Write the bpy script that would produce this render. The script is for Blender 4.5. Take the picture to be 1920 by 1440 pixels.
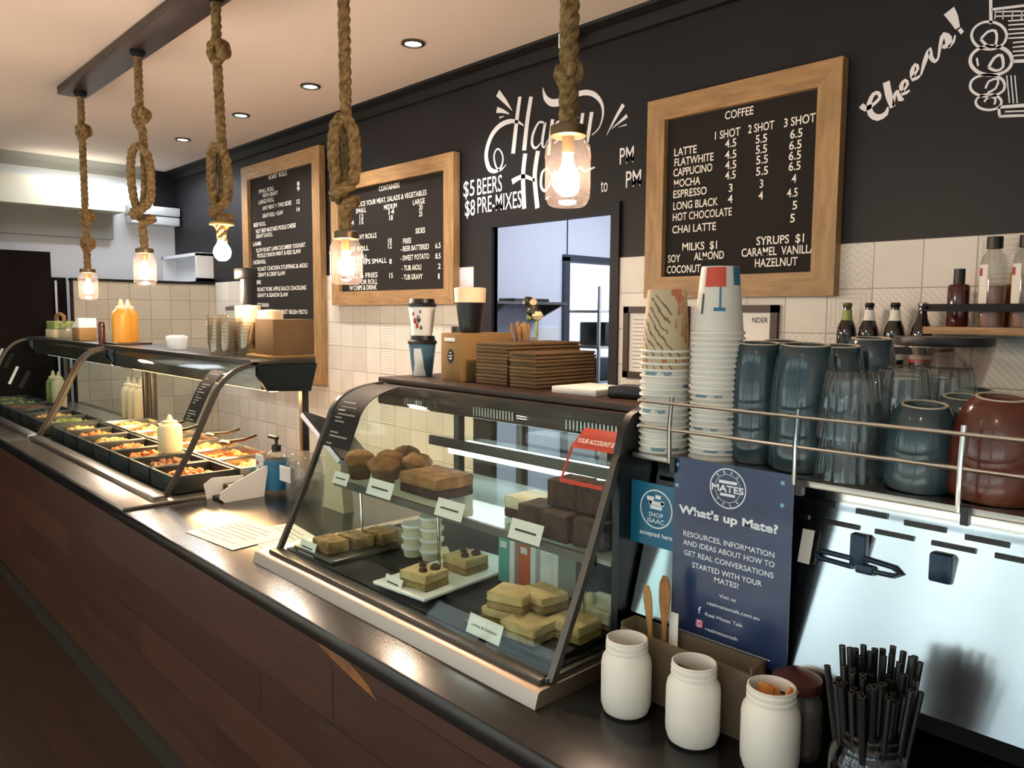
import bpy, bmesh, math, random
from mathutils import Vector, Matrix
random.seed(11)
S = bpy.context.scene
COL = S.collection
PI = math.pi
for o in list(bpy.data.objects):
    bpy.data.objects.remove(o)

# ---------------------------------------------------------------- camera, world, sun, exposure
YAW, PITCH, ROLL, FPX = 0.813878, 0.0892272, 0.00646622, 1458.08
cy, sy, cp, sp = math.cos(YAW), math.sin(YAW), math.cos(PITCH), math.sin(PITCH)
fw = Vector((-sy * cp, cy * cp, -sp)); r0 = Vector((cy, sy, 0)); u0 = r0.cross(fw)
cr, sr = math.cos(ROLL), math.sin(ROLL)
rv = cr * r0 + sr * u0; uv = -sr * r0 + cr * u0
cd = bpy.data.cameras.new('camera'); cam = bpy.data.objects.new('camera', cd); COL.objects.link(cam)
cam.matrix_world = Matrix(((rv.x, uv.x, -fw.x, 0), (rv.y, uv.y, -fw.y, 0), (rv.z, uv.z, -fw.z, 1.6), (0, 0, 0, 1)))
cd.sensor_width = 36; cd.lens = FPX / 1920 * 36; cd.clip_start = .02; cd.clip_end = 200
S.camera = cam
w = bpy.data.worlds.new('world'); S.world = w; w.use_nodes = True
bg = w.node_tree.nodes['Background']; bg.inputs[0].default_value = (.74, .87, 1, 1); bg.inputs[1].default_value = 3.0
S.view_settings.view_transform = 'Standard'; S.view_settings.look = 'None'
S.view_settings.gamma = 1; S.view_settings.exposure = 0.85; S.view_settings.use_curve_mapping = False
cy_ = S.cycles
cy_.max_bounces = 9; cy_.diffuse_bounces = 4; cy_.glossy_bounces = 4; cy_.transmission_bounces = 6
cy_.transparent_max_bounces = 32; cy_.caustics_reflective = False; cy_.caustics_refractive = False
cy_.sample_clamp_indirect = 3; cy_.use_denoising = True; cy_.blur_glossy = .5

def light(name, kind, loc, energy, color, rot=(0, 0, 0), size=.1, size_y=None, parent=None, **kw):
    l = bpy.data.lights.new(name, kind); l.energy = energy; l.color = color
    if kind == 'AREA':
        l.size = size
        if size_y: l.shape = 'RECTANGLE'; l.size_y = size_y
    elif kind == 'SUN': l.angle = size
    else: l.shadow_soft_size = size
    for k, v in kw.items(): setattr(l, k, v)
    o = bpy.data.objects.new(name, l); COL.objects.link(o); o.location = loc; o.rotation_euler = rot
    if parent: o.parent = parent
    return o

def aim(v): return Vector(v).to_track_quat('-Z', 'Y').to_euler()
light('sun_light', 'SUN', (0, -8, 8), 9, (1, .95, .86), aim((-.25, .75, -.95)), size=.02)
for wx0, wx1 in ((-6.3, -3.5), (-3.1, -.3), (.1, 2.7)):      # the daylight openings of the shop front
    p = light('window_portal', 'AREA', ((wx0 + wx1) / 2, -3.25, 1.55), 1, (1, 1, 1), (PI / 2, 0, 0), wx1 - wx0, 2.3)
    p.data.cycles.is_portal = True
light('kitchen_ceiling_light', 'AREA', (-2.7, 4.6, 2.8), 32, (.93, .95, 1), (0, 0, 0), 1.6, 1.6)
light('store_ceiling_light', 'AREA', (-5.6, 5.5, 2.8), 95, (.86, .95, 1), (0, 0, 0), 1.6, 1.6)
light('annex_ceiling_light', 'AREA', (-6.9, 2.0, 2.75), 8, (.82, .9, 1), (0, 0, 0), .6, .9)
for lx in (-6, -4, -2, 0, 2):                               # added fill spots over the unseen dining side, no fixtures
    light('dining_fill_spot', 'SPOT', (lx, -1.2, 2.8), 40, (1, .80, .58), (0, 0, 0), .05, spot_size=2.4, spot_blend=.8)

# ---------------------------------------------------------------- mesh helpers
def cat_rom(P, step):
    P = [Vector(p) for p in P]; out = []
    for i in range(len(P) - 1):
        a = P[max(i - 1, 0)]; b = P[i]; c = P[i + 1]; d = P[min(i + 2, len(P) - 1)]
        n = max(2, int((c - b).length / step))
        for k in range(n):
            t = k / n
            out.append(.5 * (2 * b + (c - a) * t + (2 * a - 5 * b + 4 * c - d) * t * t + (3 * b - a - 3 * c + d) * t ** 3))
    out.append(P[-1]); return out

def frames(P):
    T = [(P[min(i + 1, len(P) - 1)] - P[max(i - 1, 0)]).normalized() for i in range(len(P))]
    n = T[0].orthogonal().normalized(); out = []
    for t in T:
        n = n - t * n.dot(t)
        n = n.normalized() if n.length > 1e-6 else t.orthogonal().normalized()
        out.append((t, n, t.cross(n)))
    return out

class MB:
    def __init__(s): s.bm = bmesh.new()
    def box(s, x0, x1, y0, y1, z0, z1, bev=0):
        return s.obox(((x0 + x1) / 2, (y0 + y1) / 2, (z0 + z1) / 2), (abs(x1 - x0), abs(y1 - y0), abs(z1 - z0)), bev=bev)
    def obox(s, c, d, rot=(0, 0, 0), bev=0):
        from mathutils import Euler
        m = Matrix.Translation(c) @ Euler(rot).to_matrix().to_4x4() @ Matrix.Diagonal((d[0], d[1], d[2], 1))
        r = bmesh.ops.create_cube(s.bm, size=1, matrix=m)
        if bev:
            es = list({e for v in r['verts'] for e in v.link_edges})
            bmesh.ops.bevel(s.bm, geom=es, offset=bev, segments=2, affect='EDGES', profile=.5)
        return s
    def ring(s, P, closed=True):
        vs = [s.bm.verts.new(p) for p in P]; return vs
    def skin(s, A, B, closed=True):
        n = len(A)
        for i in range(n if closed else n - 1):
            j = (i + 1) % n
            try: s.bm.faces.new((A[i], A[j], B[j], B[i]))
            except ValueError: pass
    def tube(s, P, r, seg=8, caps=True, loop=False):
        P = [Vector(p) for p in P]; F = frames(P); prev = None; first = None
        for i, (p, (t, n, b)) in enumerate(zip(P, F)):
            rr = r[i] if isinstance(r, (list, tuple)) else r
            R = s.ring([p + (n * math.cos(2 * PI * k / seg) + b * math.sin(2 * PI * k / seg)) * rr for k in range(seg)])
            if prev: s.skin(prev, R)
            else: first = R
            prev = R
        if loop: s.skin(prev, first)
        elif caps:
            s.bm.faces.new(first[::-1]); s.bm.faces.new(prev)
        return s
    def lathe(s, prof, seg=24, c=(0, 0, 0), mat=None, rib=0, nrib=0):
        prev = None; c = Vector(c)
        for r, z in prof:
            if r < 1e-5:
                v = s.bm.verts.new(c + Vector((0, 0, z)) if mat is None else mat @ Vector((0, 0, z)))
                if prev:
                    if len(prev) > 1:
                        for k in range(seg): s.bm.faces.new((prev[k], prev[(k + 1) % seg], v))
                prev = [v]; continue
            R = []
            for k in range(seg):
                a = 2 * PI * k / seg; rr = r * (1 + (rib * math.cos(nrib * a) if nrib else 0))
                q = Vector((rr * math.cos(a), rr * math.sin(a), z))
                R.append(s.bm.verts.new(c + q if mat is None else mat @ q))
            if prev:
                if len(prev) == 1:
                    for k in range(seg): s.bm.faces.new((prev[0], R[(k + 1) % seg], R[k]))
                else: s.skin(prev, R)
            prev = R
        return s
    def prism(s, poly, a0, a1, ax='x'):
        f = {'x': lambda p, a: (a, p[0], p[1]), 'y': lambda p, a: (p[0], a, p[1]), 'z': lambda p, a: (p[0], p[1], a)}[ax]
        A = s.ring([f(p, a0) for p in poly]); B = s.ring([f(p, a1) for p in poly])
        s.skin(A, B); s.bm.faces.new(A[::-1]); s.bm.faces.new(B); return s
    def ball(s, c, r, u=12, v=8, sc=(1, 1, 1), rnd=0):
        m = Matrix.Translation(c) @ Matrix.Diagonal((sc[0], sc[1], sc[2], 1))
        q = bmesh.ops.create_uvsphere(s.bm, u_segments=u, v_segments=v, radius=r, matrix=m)
        if rnd:
            for vv in q['verts']: vv.co += Vector((random.uniform(-1, 1), random.uniform(-1, 1), random.uniform(-1, 1))) * rnd
        return s
    def mesh(s, me, m):
        me.transform(m); s.bm.from_mesh(me); return s
    def text(s, t, x0, x1, z, h, y, ext=.0008, fat=0, ax='y'):
        """raised lettering in the plane y, facing -y: from x0 to x1 on base line z with capitals of height h"""
        cu = bpy.data.curves.new('t', 'FONT'); cu.body = t; cu.size = 1; cu.extrude = 0; cu.offset = fat; cu.resolution_u = 3
        o = bpy.data.objects.new('t', cu); COL.objects.link(o)
        dg = bpy.context.evaluated_depsgraph_get(); me = bpy.data.meshes.new_from_object(o.evaluated_get(dg))
        bpy.data.objects.remove(o); bpy.data.curves.remove(cu)
        xs = [v.co.x for v in me.vertices]
        if not xs: return s
        a, b = min(xs), max(xs); kx = (x1 - x0) / max(b - a, 1e-6); kz = h / .72
        if x1 == x0: kx = kz
        rows = {'y': ((kx, 0, 0, x0 - a * kx), (0, 0, -1, y), (0, kz, 0, z)), 'z': ((kx, 0, 0, x0 - a * kx), (0, kz, 0, z), (0, 0, 1, y))}[ax]
        m = Matrix(rows + ((0, 0, 0, 1),))
        me.transform(m); s.bm.from_mesh(me); bpy.data.meshes.remove(me); return s
    def ribbon(s, pts, y):
        """painted brush stroke in the plane y: (x, z, width) points"""
        P = cat_rom([(p[0], 0, p[1]) for p in pts], .012) if len(pts) > 2 else [Vector((p[0], 0, p[1])) for p in pts]
        W = cat_rom([(p[2], 0, i) for i, p in enumerate(pts)], .012) if False else None
        L = [0]
        for i in range(1, len(pts)): L.append(L[-1] + math.hypot(pts[i][0] - pts[i - 1][0], pts[i][1] - pts[i - 1][1]))
        tot = L[-1]; d = 0; A = None
        cum = [0]
        for i in range(1, len(P)): cum.append(cum[-1] + (P[i] - P[i - 1]).length)
        for i, p in enumerate(P):
            t = cum[i] / cum[-1] * tot; k = 0
            while k < len(L) - 2 and L[k + 1] < t: k += 1
            f = min(1, max(0, (t - L[k]) / max(1e-6, L[k + 1] - L[k]))); wd = pts[k][2] * (1 - f) + pts[k + 1][2] * f
            tg = (P[min(i + 1, len(P) - 1)] - P[max(i - 1, 0)]).normalized(); n = Vector((-tg.z, 0, tg.x)) * wd / 2
            B = [s.bm.verts.new((p.x + n.x, y, p.z + n.z)), s.bm.verts.new((p.x - n.x, y, p.z - n.z))]
            if A: s.bm.faces.new((A[0], A[1], B[1], B[0]))
            A = B
        return s
    def rope(s, path, R, pitch=.09, step=.007):
        P = cat_rom(path, step); F = frames(P); L = 0
        strands = [[], [], []]
        for i, p in enumerate(P):
            if i: L += (P[i] - P[i - 1]).length
            t, n, b = F[i]
            for k in range(3):
                a = 2 * PI * (L / pitch + k / 3)
                strands[k].append(p + (n * math.cos(a) + b * math.sin(a)) * R * .5)
        for q in strands: s.tube(q, R * .58, 7)
        return s
    def build(s, name, mat, parent=None, smooth=True, ang=35):
        bm = s.bm; bmesh.ops.recalc_face_normals(bm, faces=bm.faces)
        me = bpy.data.meshes.new(name); bm.to_mesh(me); bm.free()
        o = bpy.data.objects.new(name, me); COL.objects.link(o)
        if parent is None:
            xs = [v.co for v in me.vertices]
            off = Vector(((min(v.x for v in xs) + max(v.x for v in xs)) / 2, (min(v.y for v in xs) + max(v.y for v in xs)) / 2, min(v.z for v in xs)))
        else:
            off = ORG.get(parent.name, Vector((0, 0, 0))); o.parent = parent
        me.transform(Matrix.Translation(-off))
        if parent is None: o.location = off
        ORG[o.name] = off.copy()
        me.materials.append(mat)
        if smooth:
            me.polygons.foreach_set('use_smooth', [True] * len(me.polygons)); me.set_sharp_from_angle(angle=math.radians(ang))
        me.update(); return o

ORG = {}
def tag(o, label=None, cat=None, group=None, kind=None):
    for k, v in (('label', label), ('category', cat), ('group', group), ('kind', kind)):
        if v: o[k] = v
    return o
def thing(name, label, cat, loc=(0, 0, 0), group=None):
    o = bpy.data.objects.new(name, None); COL.objects.link(o); o.location = loc; o.empty_display_size = .05
    ORG[o.name] = Vector(loc); return tag(o, label, cat, group)
def kids(o): return list(o.children)
def dup(root, loc, rotz=0, label=None, group=None, tilt=None):
    r = root.copy(); COL.objects.link(r); r.location = loc; r.rotation_euler = tilt or (0, 0, rotz); ORG[r.name] = Vector(loc)
    if label: r['label'] = label
    if group: r['group'] = group
    for ch in kids(root):
        c = ch.copy(); COL.objects.link(c); c.parent = r
        for g in kids(ch):
            d = g.copy(); COL.objects.link(d); d.parent = c
    return r
def one(mb, name, mat, label, cat, group=None, kind=None, **k):
    return tag(mb.build(name, mat, **k), label, cat, group, kind)
def struct(mb, name, mat, parent=None, **k):
    o = mb.build(name, mat, parent, **k)
    if parent is None: o['kind'] = 'structure'
    return o

# ---------------------------------------------------------------- materials
def lin(c):
    if isinstance(c, str): c = [int(c[i:i + 2], 16) / 255 for i in (0, 2, 4)]
    return tuple((x / 12.92 if x <= .04045 else ((x + .055) / 1.055) ** 2.4) for x in c) + (1,)
def mat_new(name):
    m = bpy.data.materials.new(name); m.use_nodes = True; nt = m.node_tree
    return m, nt, nt.nodes['Principled BSDF']
def nd(nt, t, ins=None, **pr):
    n = nt.nodes.new(t)
    for k, v in pr.items(): setattr(n, k, v)
    for k, v in (ins or {}).items():
        if hasattr(v, 'is_output'): nt.links.new(v, n.inputs[k])
        else: n.inputs[k].default_value = v
    return n
def mth(nt, op, a, b=0, c=0):
    return nd(nt, 'ShaderNodeMath', {0: a, 1: b, 2: c}, operation=op).outputs[0]
def mixc(nt, f, a, b):
    n = nt.nodes.new('ShaderNodeMix'); n.data_type = 'RGBA'
    for k, v in ((0, f), (6, a), (7, b)):
        if hasattr(v, 'is_output'): nt.links.new(v, n.inputs[k])
        else: n.inputs[k].default_value = v
    return n.outputs[2]
def pm(name, col, rough=.5, metal=0, spec=.5, col2=None, nscale=8, stretch=(1, 1, 1), bump=0, bscale=60, emit=None, coat=0, trans=0, detail=4, lo=.35, hi=.65, sheen=0):
    m, nt, b = mat_new(name)
    b.inputs['Roughness'].default_value = rough; b.inputs['Metallic'].default_value = metal
    b.inputs['Specular IOR Level'].default_value = spec; b.inputs['Base Color'].default_value = lin(col)
    b.inputs['Coat Weight'].default_value = coat
    if trans: b.inputs['Transmission Weight'].default_value = trans
    if emit:
        b.inputs['Emission Color'].default_value = lin(emit[0]); b.inputs['Emission Strength'].default_value = emit[1]
    tc = nd(nt, 'ShaderNodeTexCoord')
    if col2:
        mp = nd(nt, 'ShaderNodeMapping', {0: tc.outputs['Object'], 3: stretch})
        n = nd(nt, 'ShaderNodeTexNoise', {0: mp.outputs[0], 'Scale': nscale, 'Detail': detail})
        r = nd(nt, 'ShaderNodeMapRange', {0: n.outputs[0], 1: lo, 2: hi})
        nt.links.new(mixc(nt, r.outputs[0], lin(col), lin(col2)), b.inputs['Base Color'])
    if bump:
        mp = nd(nt, 'ShaderNodeMapping', {0: tc.outputs['Object'], 3: stretch})
        n = nd(nt, 'ShaderNodeTexNoise', {0: mp.outputs[0], 'Scale': bscale, 'Detail': 3})
        nt.links.new(nd(nt, 'ShaderNodeBump', {'Height': n.outputs[0], 'Strength': bump, 'Distance': .01}).outputs[0], b.inputs['Normal'])
    return m
def glass(name, tint='ffffff', refl=.06, edge=.5, rough=.02, body=0, bodycol='ffffff'):
    """sheet glass: clear transmission plus a mirror reflection that grows towards grazing angles"""
    m, nt, b = mat_new(name); out = nt.nodes['Material Output']
    tr = nd(nt, 'ShaderNodeBsdfTransparent', {0: lin(tint)}); gl = nd(nt, 'ShaderNodeBsdfGlossy', {0: (1, 1, 1, 1), 1: rough})
    lw = nd(nt, 'ShaderNodeLayerWeight', {0: .35})
    f = mth(nt, 'MULTIPLY_ADD', mth(nt, 'POWER', lw.outputs['Facing'], 2.5), edge, refl)
    x = nd(nt, 'ShaderNodeMixShader', {0: f, 1: tr.outputs[0], 2: gl.outputs[0]}).outputs[0]
    if body:
        df = nd(nt, 'ShaderNodeBsdfDiffuse', {0: lin(bodycol)}); tl = nd(nt, 'ShaderNodeBsdfTranslucent', {0: lin(bodycol)})
        ad = nd(nt, 'ShaderNodeMixShader', {0: .6, 1: df.outputs[0], 2: tl.outputs[0]})
        x = nd(nt, 'ShaderNodeMixShader', {0: body, 1: x, 2: ad.outputs[0]}).outputs[0]
    nt.links.new(x, out.inputs[0]); nt.nodes.remove(b); return m
def pos(nt):
    g = nd(nt, 'ShaderNodeNewGeometry'); return nd(nt, 'ShaderNodeSeparateXYZ', {0: g.outputs['Position']}).outputs
def tile_mat(name, ua, ca, cb, cg):
    m, nt, b = mat_new(name); P = pos(nt); W = .155
    u = mth(nt, 'DIVIDE', P[ua], W); v = mth(nt, 'DIVIDE', mth(nt, 'SUBTRACT', P[2], 1.85), W)
    cu, cv = mth(nt, 'FLOOR', u), mth(nt, 'FLOOR', v)
    fu = mth(nt, 'SUBTRACT', mth(nt, 'FRACT', u), .5); fv = mth(nt, 'SUBTRACT', mth(nt, 'FRACT', v), .5)
    au, av = mth(nt, 'ABSOLUTE', fu), mth(nt, 'ABSOLUTE', fv); mx = mth(nt, 'MAXIMUM', au, av)
    cell = nd(nt, 'ShaderNodeCombineXYZ', {0: cu, 1: cv, 2: 3.3}).outputs[0]
    wn = nd(nt, 'ShaderNodeTexWhiteNoise', {0: cell}); rnd = wn.outputs[0]
    rs = nd(nt, 'ShaderNodeSeparateColor', {0: wn.outputs[1]}).outputs
    sq = mth(nt, 'SINE', mth(nt, 'MULTIPLY', mx, 62)); zz = mth(nt, 'SINE', mth(nt, 'MULTIPLY', mth(nt, 'ADD', mth(nt, 'PINGPONG', mth(nt, 'MULTIPLY', au, 3), .5), mth(nt, 'MULTIPLY', fv, 3)), 13))
    dt = mth(nt, 'MULTIPLY', mth(nt, 'SINE', mth(nt, 'MULTIPLY', fu, 38)), mth(nt, 'SINE', mth(nt, 'MULTIPLY', fv, 38)))
    st = mth(nt, 'SINE', mth(nt, 'MULTIPLY', mth(nt, 'ADD', fu, fv), 44))
    def between(a, c): return mth(nt, 'MULTIPLY', mth(nt, 'GREATER_THAN', rnd, a), mth(nt, 'LESS_THAN', rnd, c))
    h = 0
    for pat, a, c in ((sq, .30, .48), (zz, .48, .64), (dt, .64, .8), (st, .8, .9)):
        t = mth(nt, 'MULTIPLY', pat, between(a, c)); h = t if h == 0 else mth(nt, 'ADD', h, t)
    grout = mth(nt, 'GREATER_THAN', mx, .488)
    n = nd(nt, 'ShaderNodeTexNoise', {'Scale': 9, 'Detail': 5}); g = nd(nt, 'ShaderNodeNewGeometry'); nt.links.new(g.outputs['Position'], n.inputs[0])
    f = mth(nt, 'ADD', mth(nt, 'MULTIPLY_ADD', rs[1], .45, mth(nt, 'MULTIPLY', n.outputs[0], .5)), mth(nt, 'MULTIPLY', h, .16))
    c1 = mixc(nt, f, lin(ca), lin(cb)); c2 = mixc(nt, grout, c1, lin(cg)); nt.links.new(c2, b.inputs['Base Color'])
    b.inputs['Roughness'].default_value = .42
    hh = mth(nt, 'SUBTRACT', mth(nt, 'MULTIPLY', h, .5), mth(nt, 'MULTIPLY', grout, 1.5))
    nt.links.new(nd(nt, 'ShaderNodeBump', {'Height': hh, 'Strength': .35, 'Distance': .003}).outputs[0], b.inputs['Normal']); return m
def plank_mat(name, ax, w, c1, c2, gap, rough, ln=1.8, spec=.5, other=1):
    """boards running along x: ax is the axis they are stacked on"""
    m, nt, b = mat_new(name); P = pos(nt)
    v = mth(nt, 'DIVIDE', P[ax], w); row = mth(nt, 'FLOOR', v); fv = mth(nt, 'FRACT', v)
    off = nd(nt, 'ShaderNodeTexWhiteNoise', {1: row}, noise_dimensions='1D').outputs[0]
    u = mth(nt, 'ADD', mth(nt, 'DIVIDE', P[0], ln), mth(nt, 'MULTIPLY', off, 7)); fu = mth(nt, 'FRACT', u)
    rnd = nd(nt, 'ShaderNodeTexWhiteNoise', {0: nd(nt, 'ShaderNodeCombineXYZ', {0: mth(nt, 'FLOOR', u), 1: row}).outputs[0]}).outputs[0]
    g = nd(nt, 'ShaderNodeNewGeometry'); mp = nd(nt, 'ShaderNodeMapping', {0: g.outputs['Position'], 3: (1.5, 14, 14)})
    n = nd(nt, 'ShaderNodeTexNoise', {0: mp.outputs[0], 'Scale': 2.2, 'Detail': 6, 'Roughness': .62})
    f = mth(nt, 'MULTIPLY_ADD', rnd, .5, mth(nt, 'MULTIPLY_ADD', n.outputs[0], 1.1, -.32))
    e = mth(nt, 'MAXIMUM', mth(nt, 'LESS_THAN', fv, .02), mth(nt, 'LESS_THAN', fu, .0025))
    c = mixc(nt, e, mixc(nt, f, lin(c1), lin(c2)), lin(gap)); nt.links.new(c, b.inputs['Base Color'])
    b.inputs['Roughness'].default_value = rough; b.inputs['Specular IOR Level'].default_value = spec
    nt.links.new(nd(nt, 'ShaderNodeBump', {'Height': mth(nt, 'SUBTRACT', mth(nt, 'MULTIPLY', n.outputs[0], .3), e), 'Strength': .4, 'Distance': .004}).outputs[0], b.inputs['Normal'])
    return m, nt, b, c
K = {}
K['paint'] = pm('chalkboard_paint', '17171c', .5, spec=.3, col2='1e1d20', nscale=2.2, bump=.05, bscale=180)
K['tile'] = tile_mat('relief_tile', 0, 'c8c3ba', 'efeae3', 'a29b91')
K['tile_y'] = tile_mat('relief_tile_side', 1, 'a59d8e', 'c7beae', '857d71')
K['ceiling'] = pm('ceiling_paint', 'e6d3c6', .8, spec=.2, bump=.04, bscale=30)
K['white'] = pm('white_wall', 'e3e6ea', .6)
K['cream'] = pm('cream_board', 'e2dcc6', .6)
K['grey'] = pm('grey_board', '8f8d86', .6)
K['kit'] = pm('kitchen_wall', 'd9dff0', .5)
K['black'] = pm('black_satin', '0d0c0d', .38)
K['blackm'] = pm('black_matt', '0e0d0f', .6, spec=.3)
K['dkwood'] = pm('dark_timber', '2e201b', .5, col2='45312a', nscale=5, stretch=(1, 14, 14), bump=.12, bscale=8)
K['honey'] = pm('honey_timber', 'b08c5f', .5, col2='876745', nscale=4, stretch=(2, 14, 14), bump=.15, bscale=8, detail=8, lo=.3, hi=.75)
K['honey_v'] = pm('honey_timber_upright', 'b08c5f', .5, col2='876745', nscale=4, stretch=(14, 14, 2), bump=.15, bscale=8, detail=8, lo=.3, hi=.75)
K['blackwood'] = pm('black_brown_timber', '0d0706', .7, spec=.15, col2='150b08', nscale=4, stretch=(3, 3, 12))
K['oldwood'] = pm('umber_timber', '2a1a13', .45, col2='3c2519', nscale=4, stretch=(3, 3, 12), bump=.1, bscale=8)
K['front'] = plank_mat('counter_planks', 2, .135, '2a1812', '4e2f22', '120a08', .33)[0]
def floor_mat():
    m, nt, b, c = plank_mat('floor_boards_and_added_pale_zone', 1, .12, '251812', '3a261b', '120c09', .4)
    P = pos(nt); f = mth(nt, 'LESS_THAN', P[1], -.35)  # pale zone added on the unseen window side to whiten the steel reflection
    nt.links.new(mixc(nt, f, c, lin('b9b7b2')), b.inputs['Base Color']); return m
K['floor'] = floor_mat()
K['top'] = pm('black_laminate', '131214', .22, spec=.5, bump=.015, bscale=40)
K['steel'] = pm('brushed_steel', 'b9b4ab', .28, 1, col2='a39d93', nscale=3, stretch=(2, 60, 60), bump=.01, bscale=20)
K['steelp'] = pm('polished_machine_steel', 'd6d9db', .17, 1, bump=.02, bscale=3)
K['satin'] = pm('satin_steel', 'c4b3a3', .42, 1, bump=.01, bscale=20)
K['darksteel'] = pm('dark_polished_steel', '4b565c', .1, 1, bump=.5, bscale=7)
K['chrome'] = pm('chrome', 'd9d6d0', .12, 1)
K['gunmetal'] = pm('gunmetal', '57544f', .35, .8)
K['glass'] = glass('case_glass', 'f6fbf9', .012, .13)
K['edge'] = pm('glass_edge_metal', '5f5a55', .35, .7)
K['clear'] = glass('tumbler_glass', 'e4e9ea', .06, .95, .03, body=.028, bodycol='e6ecec')
K['jar'] = glass('pendant_jar_glass', 'fff6ee', .05, .6, .06, body=.009, bodycol='ffe6dc')
K['smoke'] = glass('smoked_plastic', 'f3efed', .05, .4, .08, body=.03, bodycol='c0b8b4')
K['plastic'] = glass('clear_plastic', 'eef0ee', .05, .6, .08, body=.1, bodycol='f0e8dc')
K['rope'] = pm('jute_rope', '9b8159', .9, spec=.1, col2='6d5537', nscale=60, bump=.5, bscale=220)
K['bulb'] = pm('bulb_glow', 'fff2dc', .3, emit=('ffe6cc', 262))
K['brass'] = pm('aged_brass', '6d5b3f', .4, .7)
K['gold'] = pm('pale_brass', 'c9a55c', .35, .6)
K['letter'] = pm('white_letter', 'f3efe6', .6, emit=None)
K['chalk'] = pm('white_chalk_paint', 'eceaf0', .8)
K['board'] = pm('felt_letter_board', '2b2726', .85, spec=.15, bump=.15, bscale=120)
K['kraft'] = pm('kraft_card', '715a41', .85, spec=.15, col2='6a5239', nscale=10)
K['kraftd'] = pm('kraft_card_dark', '5f4a33', .8, spec=.2)
K['kraftl'] = pm('kraft_card_light', '94744a', .8, spec=.2)
K['paper'] = pm('white_paper', 'eeebe4', .8)
K['ink'] = pm('black_ink', '2a2826', .8)
K['cream_paint'] = pm('cream_jar_paint', 'e6e3db', .42, spec=.5, bump=.03, bscale=40)
K['straw'] = pm('black_straw', '0c0d12', .35)
K['teal'] = pm('teal_glaze', '25373f', .16, spec=.5, coat=.35, col2='2f474f', nscale=10)
K['rust'] = pm('rust_glaze', '54200f', .2, spec=.5, coat=.3, col2='632a18', nscale=10)
K['clay'] = pm('raw_clay_ring', 'b9b19c', .7)
K['cupw'] = pm('white_paper_cup', 'dcd8cf', .55)
K['rim'] = pm('paper_cup_rim', 'eae6dd', .5)
def floral():
    m, nt, b = mat_new('floral_paper_cup'); tc = nd(nt, 'ShaderNodeTexCoord')
    mp = nd(nt, 'ShaderNodeMapping', {0: tc.outputs['Object'], 2: (0, .6, .4), 3: (1, 1, .45)})
    n = nd(nt, 'ShaderNodeTexNoise', {0: mp.outputs[0], 'Scale': 60, 'Detail': 4}); n2 = nd(nt, 'ShaderNodeTexNoise', {0: mp.outputs[0], 'Scale': 13, 'Detail': 2})
    mp2 = nd(nt, 'ShaderNodeMapping', {0: tc.outputs['Object'], 2: (.3, .9, .2), 3: (1, 1, .6)})
    w1 = nd(nt, 'ShaderNodeTexWave', {0: mp2.outputs[0], 'Scale': 34, 'Distortion': 4, 'Detail': 3, 'Detail Scale': 2})
    a = mth(nt, 'MULTIPLY', mth(nt, 'GREATER_THAN', n2.outputs[0], .53), mth(nt, 'GREATER_THAN', w1.outputs[0], .8))
    c = mth(nt, 'MULTIPLY', mth(nt, 'LESS_THAN', n2.outputs[0], .46), mth(nt, 'GREATER_THAN', n.outputs[0], .54))
    x = mixc(nt, c, mixc(nt, a, lin('c2b190'), lin('77604a')), lin('b06a4e')); nt.links.new(x, b.inputs['Base Color']); b.inputs['Roughness'].default_value = .6; return m
K['floral'] = floral()
K['bluecup'] = pm('blue_print_cup', 'd9d9d4', .55, col2='6f8d99', nscale=16, stretch=(1, 1, .6), lo=.58, hi=.6)
K['brown'] = pm('chocolate_cake', '2c1811', .75, col2='4a2a1c', nscale=45, bump=.6, bscale=70)
K['muffin'] = pm('muffin_crust', '7a4e2a', .75, col2='a7783f', nscale=25, bump=.5, bscale=60)
K['slice'] = pm('pale_slice', 'c9b588', .7, col2='b39a5e', nscale=22, bump=.4, bscale=60)
K['oat'] = pm('oat_slice', 'b8955c', .8, col2='6e5230', nscale=35, bump=.7, bscale=80)
K['icing'] = pm('white_icing', 'd8cfb0', .6, bump=.2, bscale=60)
K['crumbb'] = pm('biscuit_base', '9f8650', .85, col2='87703f', nscale=40, bump=.5, bscale=90)
K['plate'] = pm('white_plate', 'e9ebe8', .3)
K['food_o'] = pm('roast_vegetable', 'c05a1f', .55, col2='d98b45', nscale=25, bump=.4, bscale=60)
K['food_g'] = pm('salad_leaf', '5d7a35', .6, col2='a5b06c', nscale=30, bump=.5, bscale=60)
K['food_b'] = pm('roast_meat', '6d3f22', .6, col2='a5662f', nscale=25, bump=.5, bscale=60)
K['food_y'] = pm('mash_and_pasta', 'd4b878', .6, col2='b98d48', nscale=25, bump=.4, bscale=60)
K['tray'] = pm('black_food_tray', '1f2428', .4)
K['yellow'] = pm('mustard_bottle', 'd3932c', .45, coat=.2)
K['pale'] = pm('pale_squeeze_bottle', 'e8d2ac', .5)
K['amber'] = pm('amber_liquid', '8a4a10', .15, coat=.4)
K['syrup'] = pm('dark_red_syrup', '43100c', .12, coat=.5)
K['brownglass'] = pm('brown_bottle_glass', '1c0d08', .08, coat=.6)
K['redlabel'] = pm('red_label', 'a83226', .5)
K['navy'] = pm('navy_poster', '172850', .3, coat=.15, col2='2a4068', nscale=6)
K['tealsign'] = pm('teal_sticker', '0f6184', .3)
K['paleblue'] = pm('pale_blue_dot', '7fb4cf', .4)
K['skyink'] = pm('poster_lettering', 'e4ecf4', .5)
K['red'] = pm('red_print', 'c4321f', .45)
K['aqua'] = pm('aqua_carton', '4fa79c', .45)
K['orange'] = pm('orange_carton', 'c4551c', .45)
K['blue'] = pm('blue_label', '2a6f93', .45)
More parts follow.
